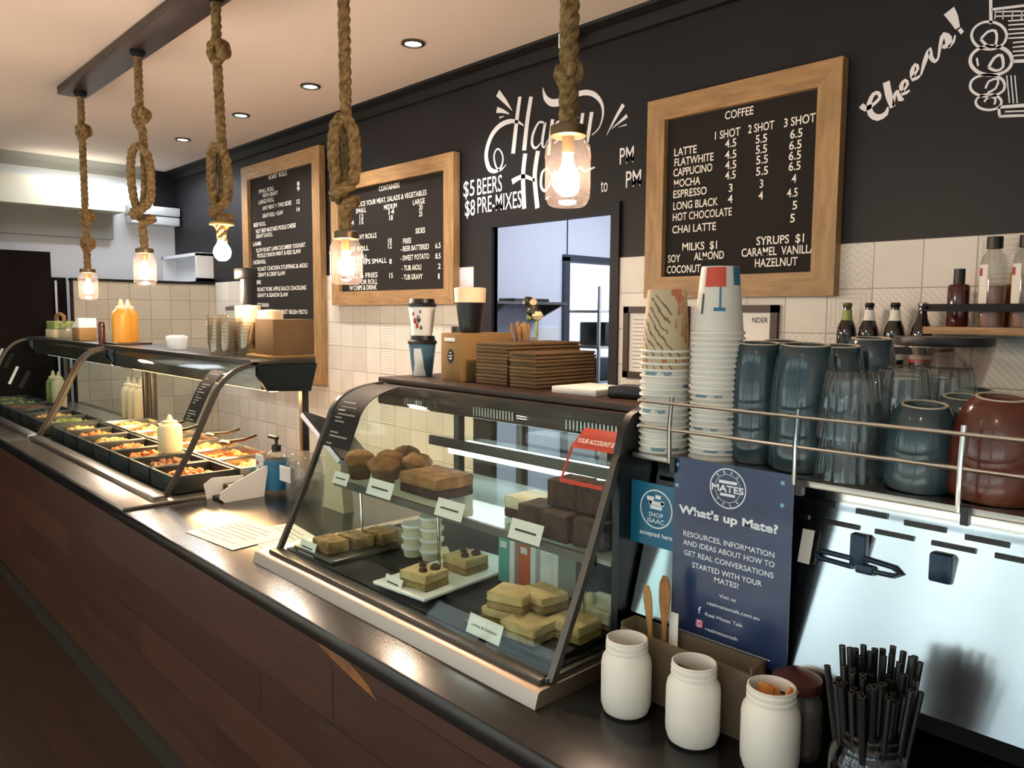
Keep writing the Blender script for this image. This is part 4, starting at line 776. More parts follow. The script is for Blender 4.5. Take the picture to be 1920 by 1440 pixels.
MB().box(CX0 + .03, -1.30, CY1 - .032, CY1 - .026, .962, 1.335).build('sliding_door', K['glass'], cc)
MB().box(-1.34, CX1 - .03, CY1 - .022, CY1 - .016, .962, 1.335).build('sliding_door', K['glass'], cc)
strip('menu_card', 'black menu card curving over the inside of the cake cabinet glass', CX0 + .03, CX0 + .165, 1.235, 1.391, CP)
rs = thing('account_notice', 'red edged notice stuck inside the cake cabinet glass by the black end', 'sign', (-.98, 1.12, 1.275))
def slab(m, x0, x1, z0, z1, d=-.004):
    a, b = on_glass(CP, z0), on_glass(CP, z1)
    q = [(a + .008 + d, z0), (b + .008 + d, z1), (b + .0092 + d, z1), (a + .0092 + d, z0)]; return m.prism(q, x0, x1)
RX0, RX1 = -1.035, -.925
slab(slab(slab(MB(), RX0, RX1, 1.338, 1.372), RX0, RX0 + .006, 1.272, 1.34), RX0, RX1, 1.272, 1.279).build('red_frame', K['red'], rs)
m = MB(); m.text('YOUR ACCOUNT IS', RX0 + .012, RX1 - .004, 0, .012, 0, fat=.01)
a = math.atan2(on_glass(CP, 1.37) - on_glass(CP, 1.34), .03)
bmesh.ops.rotate(m.bm, verts=m.bm.verts, cent=(0, 0, 0), matrix=Matrix.Rotation(-a, 3, 'X')); bmesh.ops.translate(m.bm, verts=m.bm.verts, vec=(0, on_glass(CP, 1.349) - .0025, 1.349))
m.build('lettering', K['paper'], rs, smooth=False)
# -- cakes on the glass shelf, slices on the deck
ZS, ZD = 1.131, .965
def card(label, x, y, z, wd, h, txt=None, lean=-.35, rz=0):
    t = thing('price_card', label, 'price card', (x, y, z), 'price cards in the cake cabinet')
    R = Matrix.Translation((x, y, z)) @ Matrix.Rotation(rz, 4, 'Z') @ Matrix.Rotation(lean, 4, 'X')
    m = MB().box(-wd / 2, wd / 2, 0, .0015, 0, h); m.bm.transform(R); m.build('card', K['paper'], t)
    m = MB()
    if txt: m.text(txt, -wd * .38, wd * .38, h * .42, h * .17, -.0008, fat=.005)
    else: m.box(-wd * .33, wd * .33, -.0008, 0, h * .44, h * .54)
    m.bm.transform(R); m.build('print', K['ink'], t, smooth=False)
card('white price card in front of the muffins', -1.885, 1.118, 1.124, .075, .034)
card('white price card in front of the dark crumble cake', -1.69, 1.116, 1.124, .112, .043)
card('white price card on the empty middle of the glass shelf', -1.40, 1.116, 1.124, .10, .042)
card('white price card in front of the chocolate brownies', -1.145, 1.116, 1.124, .095, .043)
card('small white price card before the oat slices', -1.835, .985, ZD, .08, .034)
card('small white price card before the fruit topped slice', -1.44, .985, ZD + .008, .066, .030)
card('white price card reading lemon and coconut before the stacked pale slices', -1.113, .974, ZD, .098, .038, 'Lemon & Coconut')
def muffin(x, y, i, lab):
    t = thing('muffin', lab, 'muffin', (x, y, ZS), 'muffins on the glass shelf')
    MB().lathe([(0, 0), (.027, 0), (.036, .05), (0, .05)], 24, (x, y, ZS), rib=.03, nrib=12).build('paper_case', K['kraft'], t)
    MB().ball((x, y, ZS + .055), .043, 18, 12, (1, 1, .62), .0025).build('crown', K['muffin'], t)
for i, (x, y) in enumerate(((-1.89, 1.19), (-1.83, 1.25), (-1.77, 1.19), (-1.86, 1.33), (-1.74, 1.28))):
    muffin(x, y, i, 'brown muffin in a paper case on the cake shelf, ' + ('at the outer corner', 'second in the front cluster', 'nearest the dark crumble cake', 'at the rear', 'behind the crumble cake card')[i])
def block(name, label, cat, x, y, z, dx, dy, dz, mats, rz=0, top=None, group=None):
    t = thing(name, label, cat, (x, y, z), group); n = len(mats); hs = [dz * f for f in ((1,) if n == 1 else (.45, 1) if n == 2 else (.3, .8, 1))]; z0 = 0
    for k, (mm, z1) in enumerate(zip(mats, hs)):
        m = MB().box(-dx / 2, dx / 2, -dy / 2, dy / 2, z0, z1, .004)
        bmesh.ops.subdivide_edges(m.bm, edges=m.bm.edges[:], cuts=2, use_grid_fill=True)
        for v in m.bm.verts: v.co += Vector((random.uniform(-1, 1), random.uniform(-1, 1), random.uniform(-.6, .6) if z0 > 0 or n == 1 else 0)) * .0016
        m.bm.transform(Matrix.Translation((x, y, z)) @ Matrix.Rotation(rz, 4, 'Z'))
        m.build(('base_layer', 'filling', 'topping')[k] if n > 1 else 'crumb', K[mm], t); z0 = z1
    return t
block('crumble_cake', 'long dark crumble cake on the glass shelf beside the muffins', 'cake', -1.60, 1.24, ZS, .16, .12, .055, ['brown', 'muffin'])
for i, (x, y, z, rz) in enumerate(((-1.17, 1.20, 0, .1), (-1.09, 1.19, 0, -.05), (-1.01, 1.20, 0, .12), (-1.13, 1.30, 0, .2), (-1.04, 1.29, 0, -.1), (-1.11, 1.23, .06, .05), (-1.03, 1.23, .06, .3))):
    block('chocolate_brownie', 'dark chocolate brownie in the heap on the glass shelf, ' + ('lowest layer nearest the empty middle', 'lowest layer, second in front', 'lowest layer beside the black end', 'rear of the lowest layer', 'rear corner by the black end', 'resting on top of the heap', 'on top beside the black end')[i], 'brownie', x, y, ZS + z, .078, .078, .058, ['brown'], rz, group='brownies on the glass shelf')
block('iced_slice', 'white topped chocolate slice standing just before the brownies', 'slice', -1.265, 1.26, ZS, .08, .10, .05, ['brown', 'icing'])
def dish(label, x0, x1, y0, y1, z, mat='plate', name='serving_plate', lift=.0, rz=0):
    t = MB().box(-(x1 - x0) / 2, (x1 - x0) / 2, -(y1 - y0) / 2, (y1 - y0) / 2, z, z + .012, .004)
    t.bm.transform(Matrix.Translation(((x0 + x1) / 2, (y0 + y1) / 2, 0)) @ Matrix.Rotation(rz, 4, 'Z')); return one(t, name, K[mat], label, 'plate')
dish('dark slate plate under the oat slices', -1.90, -1.70, .985, 1.30, ZD - .001, 'gunmetal')
for i, (x, y) in enumerate(((-1.79, 1.035), (-1.78, 1.105), (-1.77, 1.175))):
    block('oat_slice', 'brown oat slice on the dark plate, ' + ('nearest the front glass', 'middle of three', 'farthest back')[i], 'slice', x, y, ZD + .011, .085, .06, .032, ['oat'], .1 * i, group='oat slices')
# raised white board with two topped slices
wb = thing('raised_platter', 'long white platter on a grey stand with two fruit topped slices', 'platter', (-1.42, 1.14, ZD))
R = Matrix.Translation((-1.425, 1.145, 0)) @ Matrix.Rotation(.10, 4, 'Z'); m = MB().box(-.088, .088, -.165, .175, ZD + .010, ZD + .018, .003); m.bm.transform(R); m.build('platter', K['plate'], wb)
m = MB().box(-.07, .07, -.15, .15, ZD - .0005, ZD + .010, .002); m.bm.transform(R); m.build('stand', K['gunmetal'], wb)
def topped(label, x, y, rz):
    t = block('fruit_slice', label, 'slice', x, y, ZD + .0185, .085, .075, .036, ['crumbb', 'slice'], rz)
    for dx, dy, s in ((-.018, .01, .009), (.012, -.012, .010), (.016, .02, .012)): MB().ball((x + dx, y + dy, ZD + .057), s, 10, 8, (1, 1, .9)).build('dried_fruit', K['brown'], t)
topped('fruit topped slice on the white platter nearest the front glass', -1.395, 1.045, .15)
topped('fruit topped slice farther back on the white platter', -1.415, 1.185, .05)
for i, (x, y) in enumerate(((-1.635, 1.19), (-1.575, 1.205))):
    for k in range(3 + i):
        t = thing('dip_tub', 'white lidded dip tub in the ' + ('shorter' if i == 0 else 'taller') + ' stack on the deck, ' + ('lowest', 'second', 'third', 'topmost')[k if k < 2 + i else 3] + ' tub', 'tub', (x, y, ZD + k * .029), 'stacked dip tubs')
        MB().lathe([(0, 0), (.024, 0), (.029, .024), (0, .024)], 24, (x, y, ZD + k * .029)).build('pot', K['icing'], t)
        MB().lathe([(.0315, .0215), (.032, .0285), (0, .0288)], 24, (x, y, ZD + k * .029)).build('lid', K['plate'], t)
one(MB().obox((-1.53, 1.215, ZD + .018), (.05, .025, .03), (.3, .2, -.5), .006), 'wrapped_bar', K['icing'], 'small white wrapped bar lying beside the taller dip tub stack', 'packet')
def carton(label, x, mat, y=1.255):
    t = thing('drink_carton', label, 'carton', (x, y, ZD), 'drink cartons in the cake cabinet')
    MB().box(x - .026, x + .012, y - .03, y + .03, ZD, ZD + .12, .002).build('front_print', K[mat], t)
    MB().box(x + .0121, x + .03, y - .03, y + .03, ZD, ZD + .12, .002).build('side_print', K['plate'], t)
    MB().box(x - .018, x + .004, y - .0315, y - .0295, ZD + .085, ZD + .10).build('emblem', K['paper'], t)
carton('aqua drink carton standing behind the white platter', -1.315, 'aqua')
carton('orange drink carton standing between the aqua and white cartons', -1.245, 'orange')
carton('white drink carton standing next to the orange one', -1.175, 'plate')
dish('black serving board under the stacked pale slices', -1.19, -.94, .99, 1.17, ZD - .001, 'black')
for i, (x, y, z, rz) in enumerate(((-1.12, 1.05, 0, .25), (-1.04, 1.03, 0, .1), (-1.085, 1.11, 0, .0), (-1.11, 1.055, .034, .3), (-1.07, 1.10, .034, -.15), (-.985, 1.10, 0, .05))):
    block('lemon_slice', 'pale lemon coconut slice on the black board, ' + ('lowest in front', 'lowest beside the steel rail', 'lowest at the rear', 'on top in front', 'on top at the rear', 'lone one by the end glass')[i], 'slice', x, y, ZD + .0115 + z, .085, .07, .034, ['crumbb', 'slice'], rz, group='lemon slices')
t = block('iced_cake_wedge', 'white iced cake square by the end glass with a cream rosette', 'cake', -1.0, 1.21, ZD, .10, .09, .045, ['crumbb', 'icing'])
MB().ball((-1.02, 1.19, ZD + .052), .014, 12, 8).build('rosette', K['icing'], t)
one(MB().prism([(1.20, ZD), (1.30, ZD), (1.29, 1.10), (1.24, 1.118), (1.225, 1.10)], -.975, -.93), 'wrap_roll', K['icing'], 'pale folded wrap standing on end against the cabinet end', 'wrap')
# ---------------------------------------------------------------- things standing on top of the cake cabinet
ZC = 1.412
def keepcup(label, x, y, z, r, h, mat, lidm, dec):
    t = thing('reusable_cup', label, 'cup', (x, y, z))
    MB().lathe([(0, 0), (r * .72, 0), (r * .74, .004), (r, h), (0, h)], 28, (x, y, z)).build('body', mat, t)
    if lidm: MB().lathe([(r * 1.06, h - .002), (r * 1.08, h + .006), (r * .95, h + .01), (r * .9, h + .022), (0, h + .022)], 28, (x, y, z)).build('lid', lidm, t)
    return t
def patch(m, x, y, z, r0, r1, a0, a1, z0, z1, n=8, H=.1):
    """patch on a tapering cup wall"""
    f = lambda zz: r0 + (r1 - r0) * zz / H + .0008
    A = [m.bm.verts.new((x + f(z0) * math.cos(a0 + (a1 - a0) * k / n), y + f(z0) * math.sin(a0 + (a1 - a0) * k / n), z + z0)) for k in range(n + 1)]
    b0, b1 = a0 + (a1 - a0) * .3, a1 - (a1 - a0) * .3
    B = [m.bm.verts.new((x + f(z1) * math.cos(b0 + (b1 - b0) * k / n), y + f(z1) * math.sin(b0 + (b1 - b0) * k / n), z + z1)) for k in range(n + 1)]
    m.skin(A, B, False); return m
t = keepcup('teal reusable cup printed with a white bird, standing on the cake cabinet board', -1.90, 1.42, ZC, .041, .10, K['penguin'], K['black'], 1)
patch(MB(), -1.90, 1.42, ZC, .0295, .041, -1.75, -.3, .002, .085).build('bird_print', K['paper'], t)
t = keepcup('cream reusable cup with a flower print stacked on the teal bird cup', -1.90, 1.42, ZC + .123, .041, .088, K['paper'], K['black'], 1)
for i, (a, z, s) in enumerate(((-1.3, .045, .010), (-.95, .05, .012), (-1.1, .03, .009), (-.75, .025, .008), (-1.4, .065, .007), (-.8, .072, .006))):
    r = .0295 + (.0115) * z / .088; MB().ball((-1.9 + r * math.cos(a), 1.42 + r * math.sin(a), ZC + .123 + z), s, 8, 6, (.5, .5, 1)).build('flower_print', K['gunmetal' if i % 2 else 'redlabel'], t)
kbx = thing('kraft_box', 'tall brown card box with black oval sticker on the cake cabinet board', 'box', (-1.68, 1.45, ZC))
MB().box(-1.745, -1.655, 1.37, 1.56, ZC, ZC + .135, .002).build('body', K['kraftl'], kbx)
MB().lathe([(0, 0), (.012, 0), (.012, .001), (0, .001)], 20, mat=Matrix.Translation((-1.70, 1.369, ZC + .07)) @ Matrix.Rotation(PI / 2, 4, 'X') @ Matrix.Diagonal((1.1, 1.7, 1, 1))).build('sticker', K['black'], kbx)
MB().box(-1.706, -1.694, 1.3675, 1.368, ZC + .062, ZC + .066).box(-1.708, -1.692, 1.3675, 1.368, ZC + .070, ZC + .073).box(-1.703, -1.697, 1.3675, 1.368, ZC + .078, ZC + .082).build('sticker_print', K['paper'], kbx)
MB().box(-1.728, -1.682, 1.3685, 1.3695, ZC + .112, ZC + .122).build('label', K['paper'], kbx)
t = keepcup('black reusable cup with cream band standing on the tall brown box', -1.70, 1.44, ZC + .136, .041, .085, K['black'], None, 0)
MB().lathe([(.041, .084), (.044, .085), (.0455, .125), (.04, .127), (0, .126)], 28, (-1.70, 1.44, ZC + .136)).build('band', K['pale'], t)
one(MB().box(-1.80, -1.755, 1.44, 1.55, ZC, ZC + .13, .003), 'white_carton', K['paper'], 'slim white carton between the bird cup and the brown box', 'carton')
one(MB().lathe([(0, 0), (.035, 0), (.04, .15), (0, .15)], 18, (-1.835, 1.53, ZC)), 'dark_tumbler', K['gunmetal'], 'dark tumbler behind the bird cup', 'tumbler')
def clam(label, x0, x1, y0, y1, n, dz, grp, top):
    for k in range(n):
        z = ZC + k * dz; j = random.uniform(-.001, .001)
        q = MB().box(x0 + j, x1 + j, y0 + j, y1 + j, z + dz * .3, z + dz * .99, .0008).box(x0 + .003 + j, x1 - .003 + j, y0 + .003, y1 - .003, z, z + dz * .32)
        one(q, 'takeaway_box', K['kraft' if k % 3 else 'kraftd'], (label + ', lid tray on top') if k == n - 1 else label, 'takeaway box', grp)
clam('flat brown takeaway box in the stack nearest the paper cups', -1.462, -1.366, 1.372, 1.60, 10, .0092, 'takeaway boxes, nearer stack', 1)
clam('flat brown takeaway box stacked beside the tall brown box', -1.60, -1.476, 1.375, 1.66, 12, .0094, 'takeaway boxes, stack beside the tall box', 1)
one(MB().box(-1.30, -1.16, 1.36, 1.50, ZC, ZC + .016, .002), 'napkin_pack', K['paper'], 'flat white napkin pack on the board between takeaway boxes and paper cups', 'napkins')
ct_ = thing('card_terminal', 'flat black card terminal lying on the board next to the paper cups', 'card terminal', (-1.06, 1.42, ZC))
MB().obox((-1.06, 1.42, ZC + .014), (.16, .08, .026), (0, 0, .15), .005).build('body', K['black'], ct_)
MB().obox((-1.09, 1.416, ZC + .0275), (.05, .055, .002), (0, 0, .15)).build('display', K['gunmetal'], ct_)
sk = thing('stick_holder', 'dark jar of wooden sticks behind the tall brown box', 'jar', (-1.69, 1.60, ZC))
MB().lathe([(0, 0), (.05, 0), (.05, .12), (.046, .12), (.046, .01), (0, .01)], 20, (-1.67, 1.61, ZC)).build('jar', K['smoke'], sk)
for i in range(16):
    a, r = random.random() * 6.28, random.random() * .035; x, y = -1.67 + r * math.cos(a), 1.61 + r * math.sin(a)
    one(MB().tube([(x, y, ZC + .012), (x + math.cos(a) * .012, y + math.sin(a) * .012, ZC + .15 + random.random() * .02)], .0032, 6), 'wooden_stick', K['stick'], 'pale wooden stick in the dark jar behind the tall brown box', 'stick', 'wooden sticks in the dark jar')
fl = thing('flower_sprig', 'dark flower sprig with pale bloom standing behind the takeaway boxes', 'flower', (-1.63, 1.64, ZC))
MB().tube([(-1.63, 1.64, ZC), (-1.63, 1.64, ZC + .17), (-1.645, 1.64, ZC + .2)], .004, 6).build('stem', K['food_g'], fl)
for dx, dz, s, mm in ((0, .20, .022, 'gunmetal'), (-.02, .225, .018, 'gunmetal'), (.018, .185, .016, 'pale'), (-.012, .18, .014, 'food_g'), (.0, .225, .012, 'pale')):
    MB().ball((-1.645 + dx, 1.64, ZC + dz), s, 10, 8, (1, 1, .8), .003).build('petal' if mm == 'pale' else 'leaf', K[mm], fl)
# ---------------------------------------------------------------- things on the counter between the two cabinets
nb = thing('bag_holder', 'white folded card holder standing open on the counter', 'holder', (-2.75, 1.2, HC))
MB().prism([(1.135, HC), (1.285, HC), (1.305, 1.035), (1.26, 1.022), (1.17, .985), (1.122, .958), (1.118, .935)], -2.704, -2.70).build('side_wing', K['paper'], nb)
MB().prism([(1.11, HC), (1.25, HC), (1.25, .99), (1.13, .995), (1.10, .975)], -2.80, -2.796).build('side_wing', K['paper'], nb)
MB().box(-2.796, -2.704, 1.13, 1.28, HC, HC + .012, .002).box(-2.79, -2.71, 1.17, 1.27, HC + .01, HC + .05).build('inner', K['black'], nb)
sz = thing('sanitiser_bottle', 'clear hand gel pump bottle with blue label and black pump', 'bottle', (-2.715, 1.345, HC))
MB().lathe([(0, 0), (.042, 0), (.046, .01), (.046, .13), (.03, .155), (.016, .165), (0, .165)], 24, (-2.715, 1.345, HC)).build('body', K['plastic'], sz)
MB().lathe(band(.047, .02, .13), 24, (-2.715, 1.345, HC)).build('label', K['blue'], sz)
MB().lathe([(.0175, .16), (.0175, .185), (.006, .187), (.006, .205), (0, .205)], 16, (-2.715, 1.345, HC)).box(-2.775, -2.705, 1.337, 1.353, HC + .205, HC + .217, .003).build('pump', K['black'], sz)
lj = thing('lolly_jar', 'clear jar with wrapped sweets and a small label beside the gel bottle', 'jar', (-2.575, 1.385, HC))
MB().lathe([(0, 0), (.06, 0), (.066, .012), (.07, .10), (.06, .15), (.04, .17), (.038, .166), (.056, .146), (.066, .1), (.062, .014), (0, .01)], 28, (-2.575, 1.385, HC)).build('jar', K['plastic'], lj)
MB().box(-2.625, -2.545, 1.311, 1.314, HC + .07, HC + .125).build('label', K['paper'], lj)
m = MB()
for i in range(26): m.obox((-2.575 + random.uniform(-.035, .035), 1.385 + random.uniform(-.035, .035), HC + .025 + random.random() * .035), (.03, .018, .014), (random.random() * 3, random.random() * 3, random.random() * 3), .003)
one(m, 'wrapped_sweets', K['brown'], 'dark wrapped sweets filling the bottom of the clear jar', 'sweets', kind='stuff')
cs = thing('counter_card', 'small white card with red print standing between the hot display and the gel bottle', 'card', (-2.795, 1.315, HC))
MB().box(-2.825, -2.765, 1.313, 1.317, HC, HC + .14).build('card', K['paper'], cs)
MB().box(-2.815, -2.802, 1.3125, 1.313, HC + .10, HC + .115).box(-2.79, -2.776, 1.3125, 1.313, HC + .08, HC + .095).box(-2.815, -2.802, 1.3125, 1.313, HC + .05, HC + .065).build('print', K['redlabel'], cs)
tb = thing('till_tablet', 'white tilted till tablet on a pale stand behind the counter', 'tablet', (-2.30, 1.40, HC))
e1 = Vector((.245, 0, -.13)).normalized(); e2 = Vector((-.52, .80, -.12)); e2 = (e2 - e1 * e2.dot(e1)).normalized(); e3 = e1.cross(e2)
TR = Matrix(((e1.x, e2.x, e3.x, -2.30), (e1.y, e2.y, e3.y, 1.30), (e1.z, e2.z, e3.z, 1.20), (0, 0, 0, 1)))
m = MB().box(-.14, .14, 0, .20, -.022, -.004, .004); m.bm.transform(TR); m.build('casing', K['screen'], tb)
m = MB().box(-.14, .14, 0, .20, -.0039, .002); m.bm.transform(TR); m.build('display', pm('dark_display', '15171c', .15), tb)
MB().prism([(-2.42, HC), (-2.28, HC), (-2.30, 1.05), (-2.29, 1.13), (-2.38, 1.18), (-2.40, 1.05)], 1.37, 1.41, 'y').build('stand', K['pale'], tb)
for i, (x0, x1, y0, y1, rz, l) in enumerate(((-2.42, -2.14, .90, 1.10, .10, 'printed sheet lying flat on the counter nearest the customer edge'), (-2.30, -2.06, 1.0, 1.17, -.12, 'second printed sheet lying flat, half under the first'))):
    t = thing('paper_sheet', l, 'paper', ((x0 + x1) / 2, (y0 + y1) / 2, HC)); R = Matrix.Translation(((x0 + x1) / 2, (y0 + y1) / 2, HC + .0012 * (2 - i))) @ Matrix.Rotation(rz, 4, 'Z'); a, b = (x1 - x0) / 2, (y1 - y0) / 2
    m = MB().box(-a, a, -b, b, -.0008, 0); m.bm.transform(R); m.build('sheet', K['paper'], t)
    m = MB()
    for k in range(7): m.box(-a * .8, a * (.2 + .5 * random.random()), b * (.7 - k * .22), b * (.66 - k * .22), .0001, .0003)
    m.bm.transform(R); m.build('print', K['grey'], t, smooth=False)

# ---------------------------------------------------------------- coffee machine with cup tray, rails and signs
YM, ZTr = 1.18, 1.345
MX0, MX1 = -.893, .25
cm = thing('coffee_machine', 'wide polished steel coffee machine with a railed cup tray on top', 'coffee machine', (-.33, 1.45, HC))
MB().box(MX0 + .02, MX1 - .02, 1.24, 1.72, HC + .05, 1.06).build('drip_base', K['blackm'], cm)
for x in (MX0 + .08, MX1 - .08):
    for y in (1.27, 1.68): MB().lathe([(0, 0), (.03, 0), (.024, .05), (0, .05)], 16, (x, y, HC)).build('foot', K['gunmetal'], cm)
YT, YB, ZB_, ZP = 1.235, 1.16, 1.036, 1.285          # the front panel leans back: bottom edge YB, top edge YT
MB().prism([(YB, ZB_), (YT, ZP), (YT + .004, ZP + .02), (YT - .004, 1.334), (1.73, 1.334), (1.73, ZB_)], MX0, MX1).build('housing', K['steelp'], cm)
mb = MB(); f = YT / 1.18
for a, b, z in ((-.845, -.81, 1.3), (-.57, -.515, 1.308), (-.484, -.438, 1.306), (-.414, -.358, 1.302), (-.334, -.28, 1.298), (-.25, -.19, 1.298), (-.16, -.10, 1.298), (-.07, -.01, 1.298), (.02, .08, 1.298)):
    z = 1.6 - (1.6 - z) * f; mb.box(a * f, b * f, YT - .003, YT + .01, z - .004, z + .004)
mb.build('vent_slot', K['black'], cm)
mb = MB()
for a, b in ((-.85, -.835), (-.825, -.80), (-.60, -.555), (-.529, -.476), (-.452, -.398), (-.374, -.318), (-.295, -.25), (-.22, -.17), (-.14, -.09), (-.06, -.01)): mb.box(a * f, b * f, YT - .010, YT + .008, 1.264, 1.271)
mb.build('vent_slot', K['black'], cm)
bd = pm('dark_blue_badge', '23374e', .3, .4); yb = 1.212
MB().box(-.502, -.479, yb - .008, yb + .01, 1.212, 1.262, .002).box(-.491, -.464, yb - .012, yb, 1.203, 1.218, .003).tube([(-.498, yb - .006, 1.222), (-.55, yb - .006, 1.223), (-.557, yb - .006, 1.217), (-.548, yb - .006, 1.211), (-.498, yb - .006, 1.209)], .004, 8).tube([(-.483, yb - .006, 1.227), (-.437, yb - .006, 1.223), (-.426, yb - .006, 1.216), (-.437, yb - .006, 1.210), (-.478, yb - .006, 1.209)], .004, 8).build('badge', bd, cm)
MB().box(-.388, -.357, yb - .006, yb + .015, 1.215, 1.258, .004).build('bracket', bd, cm)
MB().box(MX0, MX1, 1.1535, 1.73, 1.334, ZTr, .002).build('cup_tray', K['steel'], cm)
for x in (-.803, -.568, -.335, -.10, .135):
    p = MB().tube([(x, 1.146, 1.338), (x, 1.144, 1.40), (x, 1.15, 1.456)], .0038, 8).build('rail_post', K['chrome'], cm)
    MB().box(x + .004, x + .014, 1.142, 1.154, 1.322, 1.347).build('clip', K['black'], p)
for z in (1.397, 1.444): MB().tube([(MX0 + .02, 1.147, z), (MX1, 1.147, z)], .0034, 8).tube([(MX0 + .02, 1.147, z), (MX0 + .014, 1.16, z), (MX0 + .014, 1.6, z)], .0034, 8).build('rail', K['chrome'], cm)
po = thing('poster', 'navy poster reading What\'s up Mate, hung on the front of the coffee machine', 'poster', (-.68, 1.15, 1.024))
MB().box(-.793, -.570, 1.1488, 1.1512, 1.024, 1.351).build('sheet', K['navy'], po)
mb = MB()
for i, (s, a, b, z) in enumerate(POSTER): mb.text(s, a, b, z - (.002 if i else 0), (.0145, .0095, .0095, .0095, .0095, .0095, .006, .0062, .0062, .0062, .013)[i], 1.1484, fat=.035 if i == 0 else .008)
def ringm(m, x, z, r0, r1, y, kx=1, n=36):
    A = [m.bm.verts.new((x + r0 * kx * math.cos(2 * PI * k / n), y, z + r0 * math.sin(2 * PI * k / n))) for k in range(n)]
    B = [m.bm.verts.new((x + r1 * kx * math.cos(2 * PI * k / n), y, z + r1 * math.sin(2 * PI * k / n))) for k in range(n)]
    m.skin(A, B); return m
def arc(m, s, x, z, r, a0, a1, h, y, flip=False):
    n = len(s)
    for i, ch in enumerate(s):
        if ch == ' ': continue
        a = a0 + (a1 - a0) * i / max(1, n - 1); q = MB(); q.text(ch, -h * .35, h * .35, 0, h, 0, fat=.01)
        rot = a - PI / 2 if not flip else a + PI / 2
        q.bm.transform(Matrix.Translation((x + r * math.cos(a), y, z + r * math.sin(a))) @ Matrix.Rotation(-rot, 4, 'Y')); me = bpy.data.meshes.new('t'); q.bm.to_mesh(me); q.bm.free(); m.bm.from_mesh(me); bpy.data.meshes.remove(me)
    return m
ringm(mb, -.686, 1.3105, .0325, .0345, 1.1484); ringm(mb, -.686, 1.3105, .0235, .0243, 1.1484)
mb.text('MATES', -.7165, -.6555, 1.3045, .0115, 1.148, fat=.03); arc(mb, 'REAL', -.686, 1.3105, .0258, 2.3, .85, .0055, 1.1484); arc(mb, 'TALK', -.686, 1.3105, .0305, 3.95, 5.45, .0055, 1.1484, True)
mb.box(-.703, -.669, 1.1483, 1.1487, 1.3185, 1.3235).box(-.700, -.672, 1.1483, 1.1487, 1.297, 1.3015)
for k in range(34): mb.box(-.774 + k * .0052, -.7705 + k * .0052, 1.1484, 1.1486, 1.0385, 1.0405)
mb.build('lettering', K['skyink'], po, smooth=False)
mb = MB()
for x, z in ((-.787, 1.345 - .008), (-.787, 1.30), (-.588, 1.336), (-.588, 1.30)): mb.box(x - .003, x + .003, 1.1483, 1.1488, z - .003, z + .003)
mb.build('fixing_dot', K['paleblue'], po)
mb = MB().box(-.7405, -.7265, 1.1484, 1.1487, 1.055, 1.069).build('camera_icon', pm('pink_icon', 'c8506a', .5), po)
ringm(MB(), -.7335, 1.062, .003, .0045, 1.1482).box(-.738, -.729, 1.1481, 1.1483, 1.0665, 1.0675).box(-.738, -.729, 1.1481, 1.1483, 1.0565, 1.0575).build('icon_outline', K['skyink'], po, smooth=False)
st = thing('sticker_sign', 'teal sign reading accepted here, on the machine behind the navy poster', 'sign', (-.85, 1.165, 1.17))
MB().box(-.90, -.80, 1.164, 1.166, 1.172, 1.29).build('sheet', K['tealsign'], st)
mb = ringm(MB(), -.842, 1.243, .034, .0365, 1.1636); mb.text('SHOP', -.858, -.826, 1.228, .0085, 1.1636, fat=.01); mb.text('ISAAC', -.861, -.823, 1.2165, .0085, 1.1636, fat=.01); mb.text('accepted here', -.878, -.805, 1.191, .009, 1.1636, fat=.015)
for x, z, wd in ((-.855, 1.262, .016), (-.838, 1.266, .012), (-.842, 1.254, .034), (-.842, 1.246, .026), (-.855, 1.255, .006), (-.828, 1.256, .008)): mb.box(x - wd / 2, x + wd / 2, 1.1634, 1.1637, z - .0035, z + .0035)
mb.build('lettering', K['skyink'], st, smooth=False)
one(MB().obox((-.573, 1.206, 1.225), (.02, .0015, .055), (-.29, 0, 0)), 'note_card', K['paper'], 'small blank white note on the machine beside the navy poster', 'card')
# -- cups and glasses standing upside down on the tray
def papercup(label, grp, x, y, z, h, rt, rb, mat, first):
    t = thing('paper_cup', label, 'paper cup', (x, y, z), grp)
    MB().lathe([(rb * .935, .003), (rt, h), (rt * .92, h), (rt * .9, h - .008), (0, h - .008)], 32, (x, y, z)).build('wall', mat, t)
    MB().lathe([(rb * .92, .0008), (rb * .99, 0), (rb * 1.01, .0022), (rb * .99, .0045), (rb * .925, .0048)], 32, (x, y, z)).build('rim', K['rim'], t); return t
proto = {}
def cupstack(x, y, h, rt, rb, dz, n, mats, lab, toplab, grp):
    for k in range(n):
        z = ZTr + k * dz; top = k == n - 1; mt = mats(k, top); key = (rt, rb, h, mt.name)
        l = toplab if top else lab
        if key in proto: t = dup(proto[key], (x + random.uniform(-.0006, .0006), y, z), random.random() * 6 if not top else 0, l, grp)
        else: t = proto[key] = papercup(l, grp, x, y, z, h, rt, rb, mt, top)
    return t
cupstack(-.862, 1.21, .115, .036, .047, .0117, 17, lambda k, t: K['floral'] if t or k in (13, 14, 15) else (K['bluecup'] if k % 2 == 0 else K['cupw']), 'paper cup nested upside down in the floral stack at the end of the tray', 'floral kraft paper cup on top of the stack at the end of the tray', 'floral stack of paper cups')
top = cupstack(-.757, 1.22, .118, .0325, .0465, .0097, 24, lambda k, t: K['bluecup'] if k % 2 == 1 and k < 17 else K['cupw'], 'white paper cup nested upside down in the tall stack beside the teal mugs', 'white paper cup with red sun and blue print on top of the tall stack', 'tall stack of white paper cups')
cx, cy2, cz = -.757, 1.22, ZTr + 23 * .0097
